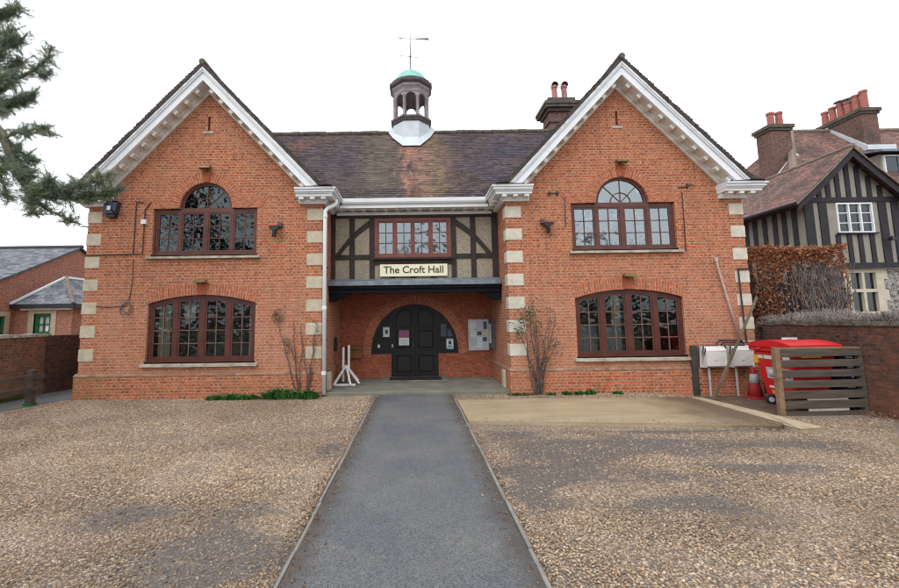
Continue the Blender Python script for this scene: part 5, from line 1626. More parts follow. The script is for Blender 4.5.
while len(pts) < 9500:
    x = rng.uniform(HX0, HX1); z = rng.uniform(1.0, HZ1); face = rng.random()
    y = HY0 + abs(rng.gauss(0, .16)) if face < .62 else rng.uniform(HY0, HY1)
    if face >= .62: z = HZ1 - abs(rng.gauss(0, .14))
    # bare middle
    q = ((x - 11.15) / .95) ** 2 + ((z - 2.55) / .85) ** 2
    if x > 11.95 and face < .85 and rng.random() < .5: x = min(HX1, x + .05)
    elif face < .85 and q < 1.0 + .35 * noise.noise(Vector((x * 3, z * 3, 1))) and rng.random() > .12: continue
    if x < 10.2 and z < 3.2 and rng.random() < .35: continue
    pts.append((x + .05 * noise.noise(Vector((z * 2, y, 0))), y + rng.uniform(-.12, .0), z + .12 * noise.noise(Vector((x * 2.6, y * 2, 5))) + rng.uniform(-.02, .05)))
mb = MB(); leaf_quads(mb, pts, .085, rng); mb.build('leaf', M['beech'], hg, recalc=False)
# dry climber on the wall top
iv = thing('dry_climber', 'tangle of grey dry climber stems heaped along the top of the garden wall', 'climber', (9.6, 8.5, 1.75))
mb = MB()
for i in range(1500):
    t = rng.random() ** .8 * 2.6
    k = min(2, int(t)); f = t - int(t) if t < 3 else 1
    a, b = pl[k], pl[min(k + 1, 3)]
    if k == 2: f *= .4
    bx = a[0] + (b[0] - a[0]) * f + rng.uniform(.0, .75); by = a[1] + (b[1] - a[1]) * f + rng.uniform(-.1, .25)
    z = 1.72
    pts = [(bx, by, z + rng.uniform(-.06, .05))]
    ang = rng.uniform(0, 2 * PI); L = rng.uniform(.12, .32)
    for j in range(1, 4):
        pts.append((bx + math.cos(ang) * L * j * .35 + rng.uniform(-.05, .05), by + math.sin(ang) * L * j * .35 + rng.uniform(-.05, .05), z + rng.uniform(.03, .36) * (1 - .15 * j) * (.6 + .8 * abs(noise.noise(Vector((bx * 1.3, by * 1.3, 0))))) + .03))
    mb.tube(pts, [.007, .006, .005, .003], 4, cap=False)
mb.build('stem', M['stem_mauve'], iv, recalc=False)
# leaf litter
mb = MB(); pts = []
for i in range(1500):
    t = rng.random(); y = 9.9 - 4.6 * t
    xb_ = 9.1 + (9.9 - y) * .04 if y > 8.4 else 9.2 + (8.4 - y) * .31
    x = xb_ - abs(rng.gauss(0, .22)) - .02
    if 8.3 > y > 8.0 and x < 8.9: continue
    if y > 8.3 and x < 9.0: continue
    pts.append((x, y, gz(x, y) + rng.uniform(.012, .06) * (1 if x > xb_ - .25 else .4)))
leaf_quads(mb, pts, .06, rng, .2)
tag(mb.build('leaf_litter', M['litter'], recalc=False), 'brown dead leaves drifted along the foot of the right garden wall', 'leaves', kind='stuff')

mb = MB(); pts = []
for i in range(420):
    y = 2.6 + 7.4 * rng.random() ** 1.4; sgn_ = rng.choice((-1, -1, 1))
    x = (-.99 + abs(rng.gauss(0, .10))) if sgn_ < 0 else (.88 - abs(rng.gauss(0, .08)))
    pts.append((x, y, .036))
leaf_quads(mb, pts, .028, rng, .7)
tag(mb.build('path_litter', M['litter'], recalc=False), 'crumbs of dead leaf and soil along the edges of the tarmac path', 'leaves', kind='stuff')

# ------------------------------------------------------------------ plants against the hall
def weeds(cx, cy, rx, ry, n, h, label, m='leaf_green', name='weed_clump'):
    mb = MB()
    for i in range(n):
        a = rng.uniform(0, 2 * PI); r = math.sqrt(rng.random())
        x, y = cx + rx * r * math.cos(a), cy + ry * r * math.sin(a)
        hh = h * rng.uniform(.45, 1.15) * (1 - .35 * r); an = rng.uniform(0, 2 * PI); ln = rng.uniform(.2, .9) * hh; w_ = rng.uniform(.010, .030)
        c, s = math.cos(an), math.sin(an)
        p0 = Vector((x, y, -.02)); p1 = Vector((x + c * ln * .4, y + s * ln * .4, hh * .75)); p2 = Vector((x + c * ln, y + s * ln, hh * rng.uniform(.6, 1.0)))
        sd_ = Vector((-s, c, 0)) * w_
        mb.add([p0 - sd_ * .5, p0 + sd_ * .5, p1 + sd_, p1 - sd_, p2], [(0, 1, 2, 3), (3, 2, 4)])
    tag(mb.build(name, M[m], recalc=False, origin=(cx, cy, 0)), label, 'weeds', 'green weeds along the foot of the hall')
weeds(-4.55, 10.14, .70, .13, 520, .17, 'long low strip of green weeds under the left ground floor window')
weeds(-3.38, 10.14, .44, .15, 520, .30, 'bushy green weeds under the bare climber on the left gable')
weeds(-2.72, 10.13, .30, .15, 380, .26, 'green weeds beside the foot of the white downpipe')
for x, h, lab in ((3.33, .08, 'tiny weed tuft right beside the stems of the rose bush'), (3.73, .13, 'green weed tuft second along from the rose bush'), (4.05, .12, 'green weed tuft third along from the rose bush'), (4.33, .14, 'green weed tuft just under the left end of the right window sill'), (5.0, .10, 'small weed tuft farthest right along the foot of the right gable')):
    weeds(x, 10.17, .13, .08, 90, h, lab)
weeds(2.62, 10.20, .36, .10, 260, .07, 'low yellow green moss at the right corner of the porch', 'grass', 'moss_patch')

def bush(name, label, base, stems, m_stem, leaves, m_leaf, lsize):
    t = thing(name, label, 'shrub', base)
    mb = MB()
    for pts, r in stems:
        n = len(pts)
        mb.tube(pts, [r * (1 - .75 * i / (n - 1)) for i in range(n)], 5)
    mb.build('stem', m_stem, t)
    mb = MB(); leaf_quads(mb, leaves, lsize, rng); mb.build('leaf', m_leaf, t, recalc=False)
def wand(b, e, n=7, wob=.05):
    b, e = Vector(b), Vector(e)
    return [tuple(b + (e - b) * (i / (n - 1)) + Vector((rng.uniform(-wob, wob), rng.uniform(-.03, .03), 0)) * (1 if 0 < i else 0)) for i in range(n)]
bx, by = 3.06, 10.2
stems = []; leaves = []
rng = random.Random(31)
tops = [((2.72, 10.25, 2.05), 'L'), ((2.86, 10.2, 2.22), 'L'), ((3.02, 10.22, 2.0), 'L'), ((3.12, 10.2, 1.55), 0), ((3.28, 10.25, 1.25), 0), ((3.45, 10.22, 1.75), 's'), ((3.6, 10.25, 1.5), 's'), ((3.38, 10.2, 1.95), 's'), ((2.62, 10.26, 1.6), 'L'), ((2.98, 10.18, 2.35), 'L'), ((3.2, 10.24, .95), 0), ((2.9, 10.26, 1.0), 0), ((3.55, 10.2, 2.0), 's')]
for tp, k in tops:
    st = (bx + rng.uniform(-.12, .12), by + rng.uniform(-.06, .06), -.03)
    p = wand(st, tp); stems.append((p, .020))
    for j in range(3):
        q = Vector(p[rng.randint(2, 6)]); ang = rng.uniform(-1.2, 1.2)
        e = q + Vector((math.sin(ang) * .22, rng.uniform(-.1, .08), math.cos(ang) * .2)); stems.append(([tuple(q), tuple((q + e) / 2 + Vector((.02, 0, 0))), tuple(e)], .008))
        if k in ('L', 's') and rng.random() < (.75 if k == 'L' else .25):
            for _ in range(9): leaves.append(e + Vector((rng.gauss(0, .07), rng.gauss(0, .05), rng.gauss(0, .07))))
for _ in range(260):
    c0 = rng.choice([(2.80, 10.2, 1.98), (2.66, 10.22, 1.80), (2.95, 10.2, 2.1), (2.58, 10.22, 1.55), (3.47, 10.2, 1.2)])
    leaves.append(Vector(c0) + Vector((rng.gauss(0, .11), rng.gauss(0, .07), rng.gauss(0, .11))))
bush('rose_bush', 'tall thin half bare rose bush with a few green leaves against the right gable', (bx, by, 0), stems, M['stem_brown'], leaves, M['leaf_rose'], .06)
stems = []; leaves = []
for b, e in (((-2.98, 10.3, 0), (-3.55, 10.36, 1.9)), ((-3.0, 10.3, 0), (-3.15, 10.36, 2.0)), ((-2.75, 10.3, 0), (-2.55, 10.36, 1.8)), ((-2.98, 10.3, 0), (-2.9, 10.36, 1.5)), ((-2.72, 10.3, 0), (-2.95, 10.36, 1.85)), ((-3.05, 10.32, .9), (-3.4, 10.36, 1.5)), ((-2.7, 10.3, .3), (-2.62, 10.36, 1.4))):
    p = wand(b, e, 8, .035); stems.append((p, .019))
    for j in range(5):
        q = Vector(p[rng.randint(3, 7)]); a = rng.uniform(-1.3, 1.3); e2 = q + Vector((math.sin(a) * .16, .0, math.cos(a) * .16)); stems.append(([tuple(q), tuple(e2)], .006))
for i in range(22):
    a = rng.uniform(0, 6.28); stems.append(([(-3.55 + .05 * math.cos(a), 10.34, 2.02 + .05 * math.sin(a)), (-3.55 + .13 * math.cos(a + .8), 10.33, 2.02 + .2 * math.sin(a + .8)), (-3.55 + .16 * math.cos(a + 1.6), 10.35, 2.02 + .2 * math.sin(a + 1.6))], .005))
for _ in range(110):
    c0 = rng.choice([(-3.55, 10.32, 2.05), (-3.6, 10.32, 2.15), (-2.52, 10.32, 1.65), (-3.3, 10.32, 1.4)])
    leaves.append(Vector(c0) + Vector((rng.gauss(0, .06), rng.gauss(0, .02), rng.gauss(0, .09))))
bush('wall_climber', 'thin bare climbing shrub on the brick beside the white downpipe', (-2.9, 10.3, 0), stems, M['stem_brown'], leaves, mat('dull_olive_leaf', (.10, .105, .06), .7, .4, 9), .045)

# ------------------------------------------------------------------ left boundary: brick wall, rail fence, annexe
wl = thing('garden_wall', 'dark patchy brick wall along the left alley behind the rail fence', 'wall', (-10.4, 11, 0))
mb = MB(); mb.plate([(-10.36, 4.0), (-10.34, 11.3), (-10.62, 11.3), (-10.64, 4.0)], [], -.2, 1.58, 'xy'); mb.build('brickwork', M['brick_old'], wl)
mb = MB(); mb.plate([(-10.30, 11.302), (-10.02, 13.2), (-10.30, 13.25), (-10.60, 11.302)], [], -.2, 1.60, 'xy'); mb.plate([(-10.02, 13.2), (-8.66, 13.4), (-8.66, 13.65), (-10.30, 13.25)], [], -.2, 1.60, 'xy'); mb.build('brickwork', M['brick_dark'], wl)  # far stretch of the wall in a darker brick colour
mb = MB(); y = 4.0
while y < 11.2:
    mb.box(-10.68, -10.31, y, y + .21, 1.581, 1.655 + random.uniform(-.01, .012)); y += .225
mb.build('coping', M['coping'] if False else mat('lichen_coping', (.40, .38, .33), .9, .4, 9, .3, stain=(.12, .11, .09), stain_amt=.85, stain_scale=5), wl)
fc = thing('rail_fence', 'low dark wooden post and rail fence at the left edge of the yard', 'fence', (-9.15, 9.7, 0))
for y in (9.7, 7.6, 5.5):
    box_part('post', M['rail_wood'], fc, -9.22, -9.08, y - .07, y + .07, -.1, .84, bevel=.008)
    box_part('post_foot', M['green_paint'], fc, -9.24, -9.06, y - .09, y + .09, -.05, .07)
for z in (.68, .40):
    for ya, yb in ((7.6, 9.92), (5.4, 7.58)):
        mb = MB(); mb.beam((-9.06, ya, z + random.uniform(-.01, .01)), (-9.06, yb, z), .10, .04, (1, 0, 0)); mb.build('rail', M['rail_wood'], fc)
mb = MB()
for i in range(2600):
    y = rng.uniform(7.5, 10.9); x = -10.33 + abs(rng.gauss(0, .10)); h = rng.uniform(.04, .14)
    a = rng.uniform(0, 6.28); w_ = .008
    mb.add([(x - w_, y, .0), (x + w_, y, .0), (x + math.cos(a) * h * .6, y + math.sin(a) * h * .6, h)], [(0, 1, 2)])
tag(mb.build('grass', M['grass'], recalc=False), 'rough grass along the foot of the left alley wall', 'grass', kind='stuff')

an = thing('brick_annexe', 'low brick building with a grey slate roof and green windows on the left', 'building', (-18, 19, 0))
GX = -17.0
mb = MB()
# gable wall facing right: ridge at y=20, eaves at y=15.4 / 24.6
mb.plate([(14.6, -.2), (25.4, -.2), (25.4, 2.82), (20.0, 5.68), (14.6, 2.82)], [[(15.95, 1.0), (16.62, 1.0), (16.62, 2.28), (15.95, 2.28)]], GX - .3, GX, 'yz')
mb.box(-27, GX - .31, 14.6, 14.9, -.2, 2.82)
mb.build('wall', M['brick_annexe'], an)
mb = MB()
for s_ in (-1, 1):
    ye = 20 + s_ * 5.75; ze = 5.80 - .53 * 5.75
    mb.add([(-30, 20, 5.80), (GX + .12, 20, 5.80), (GX + .12, ye, ze), (-30, ye, ze), (-30, 20, 5.72), (GX + .12, 20, 5.72), (GX + .12, ye, ze - .08), (-30, ye, ze - .08)],
           [(0, 1, 2, 3), (7, 6, 5, 4), (1, 5, 6, 2), (2, 6, 7, 3)], [[(-30, 0), (-17, 0), (-17, 6.5), (-30, 6.5)]] + [[(0, 0)] * 4] * 3)
ro = mb.build('roof', M['slate'], an, recalc=False)
mb = MB(); mb.tube([(-30, 20, 5.80), (GX + .14, 20, 5.80)], .11, 8); mb.build('ridge_tile', M['fascia_dark'], ro)
wd = MB()
wd.box(GX + .0, GX + .04, 15.80, 15.95, .95, 2.46); wd.box(GX + .0, GX + .04, 16.62, 16.78, .95, 2.46); wd.box(GX + .0, GX + .04, 15.951, 16.619, 2.28, 2.46)
wd = wd.build('window', M['surround'], an)
mb = MB(); mb.plate([(15.95, 1.0), (16.62, 1.0), (16.62, 2.28), (15.95, 2.28)], [[(16.02, 1.07), (16.55, 1.07), (16.55, 2.18), (16.02, 2.18)]], GX - .12, GX - .05, 'yz'); mb.build('frame', M['green_paint'], wd)
mb = MB(); mb.box(GX - .10, GX - .09, 16.0, 16.57, 1.05, 2.2); mb.build('pane', M['glass_low'], wd)
# hipped projection with the front window
AX0, AX1, AY = -17.0, -14.55, 17.0
mb = MB(); mb.plate([(AX0, -.2), (AX1, -.2), (AX1, 2.62), (AX0, 2.62)], [[(-16.15, .9), (-15.42, .9), (-15.42, 2.38), (-16.15, 2.38)]], AY, AY + .25)
mb.box(AX1 - .25, AX1, AY + .252, 21, -.2, 2.62); mb.build('wall', M['brick_annexe'], an)
mb = MB()
e0, e1, ef = AX0 - .0, AX1 + .2, AY - .22; ze = 2.76
rid = (-15.75, AY + .95, 4.0); rid2 = (-15.75, 21, 4.0)
mb.add([(e0, ef, ze), (e1, ef, ze), rid], [(0, 1, 2)], [[(0, 0), (2.6, 0), (1.3, 1.7)]])
mb.add([(e1, ef, ze), (e1, 21, ze), rid2, rid], [(0, 1, 2, 3)], [[(0, 0), (4, 0), (4, 1.7), (1.1, 1.7)]])
mb.add([(e0, ef, ze), rid, rid2, (e0, 21, ze)], [(0, 1, 2, 3)], [[(0, 0), (1.1, 1.7), (4, 1.7), (4, 0)]])
ro = mb.build('roof', M['slate'], an, recalc=False)
mb = MB(); mb.tube([(e1, ef, ze + .03), (rid[0], rid[1], rid[2] + .03)], .075, 6); mb.build('hip_lead', M['ridge_red'], ro)
mb = MB(); mb.tube([(e0, ef, ze + .03), (rid[0], rid[1], rid[2] + .03)], .07, 6); mb.tube([rid, rid2], .08, 6); mb.build('hip_lead', M['lead'], ro)
mb = MB(); mb.box(e0, e1, ef - .03, ef + .08, 2.60, 2.78); mb.box(e1 - .1, e1 + .02, ef + .08, 21, 2.60, 2.78); mb.build('gutter', M['fascia_dark'], ro)
mb = MB(); mb.box(e0 + .35, e1 - .2, ef + .085, AY - .003, 2.53, 2.60); mb.build('soffit', M['white_soffit'], an)
wd = MB(); wd.box(-16.38, -16.15, AY - .03, AY + .05, .85, 2.52); wd.box(-15.42, -15.20, AY - .03, AY + .05, .85, 2.52); wd.box(-16.149, -15.421, AY - .03, AY + .05, 2.38, 2.52)
wd = wd.build('window', M['surround'], an)
mb = MB(); mb.plate([(-16.15, .9), (-15.42, .9), (-15.42, 2.38), (-16.15, 2.38)], [[(-16.02, 1.62), (-15.55, 1.62), (-15.55, 2.26), (-16.02, 2.26)]], AY + .05, AY + .12)
mb.box(-15.80, -15.77, AY + .05, AY + .10, 1.6, 2.28); mb.box(-16.03, -15.54, AY + .05, AY + .10, 1.92, 1.95)
mb.build('frame', M['green_paint'], wd)
mb = MB(); mb.box(-16.1, -15.47, AY + .125, AY + .13, 1.55, 2.34); mb.build('pane', M['grey_net'], wd)
mb = MB(); mb.box(-15.74, -15.58, AY + .115, AY + .122, 1.64, 1.90); mb.build('notice', M['label_white'], wd)
t = thing('round_sign', 'white oval sign high on the brick side wall of the left building', 'sign', (GX, 15.9, 3.2))
mb = MB(); mb.lathe([(.30, 0), (.30, .03)], 0, 0, 24); mb.v = [(GX + .002 + p[2], 15.72 + p[0] * 1.55, 3.22 + p[1] * .85) for p in mb.v]; mb.build('board', M['label_white'], t)
tx = text_mesh('lettering', 'ms', .26, M['ink'], t, (0, 0, 0)); me_ = tx.data
me_.transform(Matrix.Translation(Vector((GX + .036, 15.95, 3.22)) - rootloc(t)) @ Matrix.Rotation(PI / 2, 4, 'Z') @ Matrix.Translation(rootloc(t)))
mb = MB(); mb.tube([(-16.05, 15.0, 0), (-16.05, 15.0, 2.0)], .06, 8); mb.tube([(-16.3, 15.0, 0), (-16.3, 15.0, 2.0)], .06, 8)
tag(mb.build('white_post', M['label_white'], origin=(0, 0, 0)), 'pair of white posts at the far left beyond the alley wall', 'posts')

# ------------------------------------------------------------------ timbered house on the right
hs_ = thing('timbered_house', 'half timbered house with flint ground floor, clay roofs and tall chimneys behind the hedge', 'house', (17, 15, 0))
HY = 15.0; HXa, HXb = 14.95, 18.75; HC = 16.70
mb = MB()
mb.plate([(HXa, 3.7), (HXb, 3.7), (HXb, 6.12), (HC, 8.05), (HXa, 6.25)], [[(16.14, 4.98), (17.52, 4.98), (17.52, 6.14), (16.14, 6.14)]], HY, HY + .25)
mb.box(HXa, HXa + .25, HY + .252, 21.0, 1.0, 6.24)
mb.build('rendered_wall', M['house_plaster'], hs_)
def ht(name, *b):
    box_part(name, M['timber_house'], hs_, *b)
t0, t1 = HY - .04, HY + .01
ht('beam', HXa - .02, HXb, t0 - .03, t1, 3.62, 3.82)
ht('beam', HXa - .02, HXb, t0 - .015, t1, 6.18, 6.36)
for a, b in ((14.93, 15.27), (15.48, 15.78), (17.76, 18.06), (18.26, 18.54), (18.72, 18.98)):
    ht('post', a, b, t0, t1, 3.821, 6.179)
for a, b in ((16.02, 16.19), (16.44, 16.61), (16.85, 17.02), (17.30, 17.47)):
    ht('post', a, b, t0, t1, 3.821, 4.92)
for x in (15.48, 15.84, 16.22, 16.62, 17.02, 17.42, 17.82):
    h = 7.98 - abs(x + .08 - HC) * .97
    ht('post', x, x + .17, t0, t1, 6.361, h)
for y in (15.42, 15.86, 16.28, 16.76, 17.25, 17.7, 18.3, 18.9, 19.5):
    ht('post', HXa - .03, HXa + .01, y - .10, y + .10, 1.0, 6.18)
ht('beam', HXa - .035, HXa + .01, HY + .0, 21, 6.181, 6.34)
# bargeboards
for s_ in (-1, 1):
    mb = MB()
    prev = None
    cur = [(HC, 8.16), (HC + s_ * .8, 7.38), (HC + s_ * 1.5, 6.74), (HC + s_ * 1.92, 6.38), (HC + s_ * 2.28, 6.08)]
    mb.plate(cur + [(x, z - .29) for x, z in reversed(cur)], [], HY - .34, HY - .27)
    mb.build('bargeboard', M['timber_house'], hs_)
mb = MB()
for s_ in (-1, 1):
    cur = [(HC, 8.28), (HC + s_ * .8, 7.50), (HC + s_ * 1.5, 6.86), (HC + s_ * 1.95, 6.46), (HC + s_ * 2.36, 6.10)]
    L = 0
    for i in range(4):
        a, b = cur[i], cur[i + 1]; seg = math.hypot(b[0] - a[0], b[1] - a[1])
        mb.add([(a[0], HY - .38, a[1]), (b[0], HY - .38, b[1]), (b[0], 21.5, b[1]), (a[0], 21.5, a[1])], [(0, 1, 2, 3)], [[(0, -L), (0, -L - seg), (6.9, -L - seg), (6.9, -L)]])
        mb.add([(a[0], HY - .38, a[1]), (b[0], HY - .38, b[1]), (b[0], HY - .38, b[1] - .10), (a[0], HY - .38, a[1] - .10)], [(0, 1, 2, 3)], [[(0, 0)] * 4])
        L += seg
ro = mb.build('roof', M['tile_red'], hs_, recalc=False)
mb = MB(); mb.tube([(HC, HY - .4, 8.28), (HC, 21, 8.28)], .09, 8); mb.build('ridge_tile', M['ridge_red'], ro)
mb = MB()
for s_ in (-1, 1):
    cur = [(HC, 8.26), (HC + s_ * .8, 7.48), (HC + s_ * 1.5, 6.84), (HC + s_ * 1.95, 6.44), (HC + s_ * 2.36, 6.08)]
    mb.plate(cur + [(x, z - .07) for x, z in reversed(cur)], [], HY - .40, HY - .36)
mb.build('verge', M['ridge_red'], ro)
mb = MB(); mb.tube([(HC - 2.36, HY - .3, 6.07), (HC - 2.36, 21, 6.07)], .07, 6); mb.box(HC - 2.26, HC - 1.8, HY - .2, 21, 6.02, 6.06); mb.build('gutter', M['timber_house'], ro)
# upper window
def hwin(x0, x1, z0, z1, y, lights, rows, m, name='window', par=hs_, glass='glass_house'):
    fr = MB(); w_ = (x1 - x0 - .05) / lights
    fr.plate([(x0, z0), (x1, z0), (x1, z1), (x0, z1)], [[(x0 + .05 + i * w_, z0 + .05), (x0 + (i + 1) * w_, z0 + .05), (x0 + (i + 1) * w_, z1 - .05), (x0 + .05 + i * w_, z1 - .05)] for i in range(lights)], y - .05, y + .08)
    wo_ = fr.build(name, m, par)
    b_ = MB()
    for i in range(lights):
        for r in range(1, rows):
            z = z0 + (z1 - z0) * r / rows
            b_.box(x0 + .05 + i * w_, x0 + (i + 1) * w_, y, y + .04, z - .015, z + .015)
    if rows > 1: b_.build('glazing_bar', m, wo_)
    g_ = MB(); g_.box(x0 + .03, x1 - .03, y + .02, y + .03, z0 + .03, z1 - .03); g_.build('pane', M[glass], wo_)
    return wo_
hwin(16.14, 17.52, 4.98, 6.14, HY, 3, 3, M['house_white'])
ht('window_ledge', 16.05, 17.6, HY - .10, HY - .041, 4.921, 4.975)
box_part('room', M['room'], hs_, 16.0, 17.7, HY + .9, HY + .95, 4.6, 6.3)
# ground floor: flint with dressed stone window
mb = MB(); mb.plate([(HXa + .05, -.2), (19.6, -.2), (19.6, 3.618), (HXa + .05, 3.618)], [[(16.45, 1.95), (17.50, 1.95), (17.50, 3.50), (16.45, 3.50)]], HY + .12, HY + .4)
mb.build('flint_wall', M['flint'], hs_)
mb = MB()
outer = [(16.12, 1.2)]
for i in range(6): outer += [(16.12 + (.12 if i % 2 else 0), 1.2 + i * .4), (16.12 + (.12 if i % 2 else 0), 1.2 + (i + 1) * .4)]
outer += [(17.90, 3.6)]
for i in range(6): outer += [(17.90 - (.14 if i % 2 else 0), 3.6 - i * .4), (17.90 - (.14 if i % 2 else 0), 3.6 - (i + 1) * .4)]
outer = [p for i, p in enumerate(outer) if i == 0 or p != outer[i - 1]]
mb.plate(outer, [[(16.50, 1.99), (16.93, 1.99), (16.93, 2.72), (16.50, 2.72)], [(17.03, 1.99), (17.46, 1.99), (17.46, 2.72), (17.03, 2.72)], [(16.50, 2.84), (16.93, 2.84), (16.93, 3.46), (16.50, 3.46)], [(17.03, 2.84), (17.46, 2.84), (17.46, 3.46), (17.03, 3.46)]], HY + .09, HY + .22)
wo = mb.build('window', M['house_stone'], hs_)
mb = MB(); mb.box(16.46, 17.5, HY + .19, HY + .195, 1.96, 3.49); mb.build('pane', M['glass_house'], wo)
box_part('room', M['room'], hs_, 16.2, 17.8, HY + 1.2, HY + 1.25, 1.5, 3.6)
mb = MB(); mb.box(16.5, 17.46, HY + .30, HY + .31, 3.05, 3.46); mb.box(16.5, 17.46, HY + .30, HY + .31, 2.55, 2.72); mb.build('blind', M['grey_net'], wo)
mb = MB(); mb.box(18.35, 19.0, HY + .085, HY + .13, 1.2, 2.9); mb.build('quoin', M['house_stone'], hs_)
t = thing('floodlight', 'small black floodlight on the timbered house, right of its casement window', 'floodlight', (17.95, HY, 4.75))
mb = MB(); mb.tube([(18.1, HY - .05, 4.75), (18.0, HY - .2, 4.72), (17.85, HY - .25, 4.78)], .03, 6); mb.build('arm', M['iron'], t)
mb = MB(); mb.box(17.76, 17.95, HY - .34, HY - .2, 4.62, 4.74); mb.build('lamp_head', M['black_plastic'], t)
# main range with hipped roof, dormer and chimneys
RZ, RY, RX = 11.62, 20.5, 20.15
mb = MB()
ef = RY - 4.0; ez = 7.3; el = RX - 4.0
mb.add([(RX, RY, RZ), (38, RY, RZ), (38, ef, ez), (el, ef, ez)], [(0, 1, 2, 3)], [[(RX, 0), (38, 0), (38, -5.9), (el, -5.9)]])
mb.add([(RX, RY, RZ), (el, ef, ez), (el, RY + 4, ez)], [(0, 1, 2)], [[(RY, 0), (ef, -5.9), (RY + 4, -5.9)]])
mb.add([(RX, RY, RZ), (38, RY, RZ), (38, RY + 4, ez), (el, RY + 4, ez)], [(3, 2, 1, 0)], [[(el, -5.9), (38, -5.9), (38, 0), (RX, 0)]])
ro2 = mb.build('roof', M['tile_red'], hs_, recalc=False)
mb = MB(); mb.tube([(RX, RY, RZ + .02), (38, RY, RZ + .02)], .12, 8); mb.tube([(RX, RY, RZ + .02), (el, ef, ez + .02)], .16, 8); mb.build('hip_tile', M['ridge_red'], ro2)
mb = MB(); mb.box(el + .3, 38, ef + .3, ef + .55, -.2, ez); mb.build('rendered_wall', M['house_plaster'], hs_)
dm = MB(); dm.box(21.0, 24.2, 17.4, 20, 7.2, 9.05); dm = dm.build('dormer', M['house_plaster'], hs_)
mb = MB(); mb.add([(20.7, 17.05, 9.06), (24.5, 17.05, 9.06), (24.5, 20.5, 9.9), (20.7, 20.5, 9.9), (20.7, 17.05, 9.16), (24.5, 17.05, 9.16), (24.5, 20.5, 10.0), (20.7, 20.5, 10.0)], [(3, 2, 1, 0), (4, 5, 6, 7), (0, 1, 5, 4), (1, 2, 6, 5), (2, 3, 7, 6), (3, 0, 4, 7)]); mb.build('roof', M['lead_dark'], dm)
hwin(21.1, 24.0, 7.4, 8.98, 17.36, 4, 2, M['house_white'], 'window', dm, 'glass_house')
def stack(x0, x1, y0, y1, z0, z1, pots, cap=.12):
    s = MB(); s.box(x0, x1, y0, y1, z0, z1 - .28); s = s.build('chimney', M['brick_chimney'], hs_)
    mb = MB(); mb.box(x0 - cap * .5, x1 + cap * .5, y0 - cap * .5, y1 + cap * .5, z1 - .28, z1 - .16); mb.box(x0 - cap, x1 + cap, y0 - cap, y1 + cap, z1 - .16, z1); mb.build('chimney_cap', M['cap_stone'], s)
    for x, y, h, kind in pots:
        mb = MB(); mb.lathe([(.17, z1 + .001), (.15, z1 + .1), (.135, z1 + h - .12), (.16, z1 + h - .1), (.165, z1 + h)], x, y, 14); p = mb.build('chimney_pot', M['pot'], s)
        if kind:
            mb = MB(); mb.lathe([(.05, z1 + h), (.05, z1 + h + .12)], x, y, 8); mb.lathe([(.24, z1 + h + .12), (.20, z1 + h + .17)], x, y, 14); mb.build('cowl', M['cowl'], p)
    return s
ck = stack(22.3, 23.12, 19.0, 21.2, 9.5, 12.1, [(22.66, 21.0, .85, 0), (22.66, 20.6, .9, 0), (22.66, 20.2, .88, 1), (22.68, 19.85, .8, 1), (22.7, 19.5, .95, 0), (22.72, 19.15, 1.0, 0)])
mb = MB(); mb.beam((22.25, 18.95, 10.02), (22.25, 20.7, 11.75), .10, .30, (0, 0, 1)); mb.box(22.1, 23.5, 18.72, 18.99, 9.85, 10.1); mb.build('lead_flashing', M['lead'], ck)
ck = stack(17.42, 18.42, 18.7, 19.5, 7.5, 11.15, [(17.78, 19.0, .75, 0), (18.2, 19.0, .78, 0)])
mb = MB(); mb.beam((18.5, 18.6, 9.6), (17.3, 18.4, 8.35), .3, .08, (0, 1, 0)); mb.build('lead_flashing', M['lead'], ck)

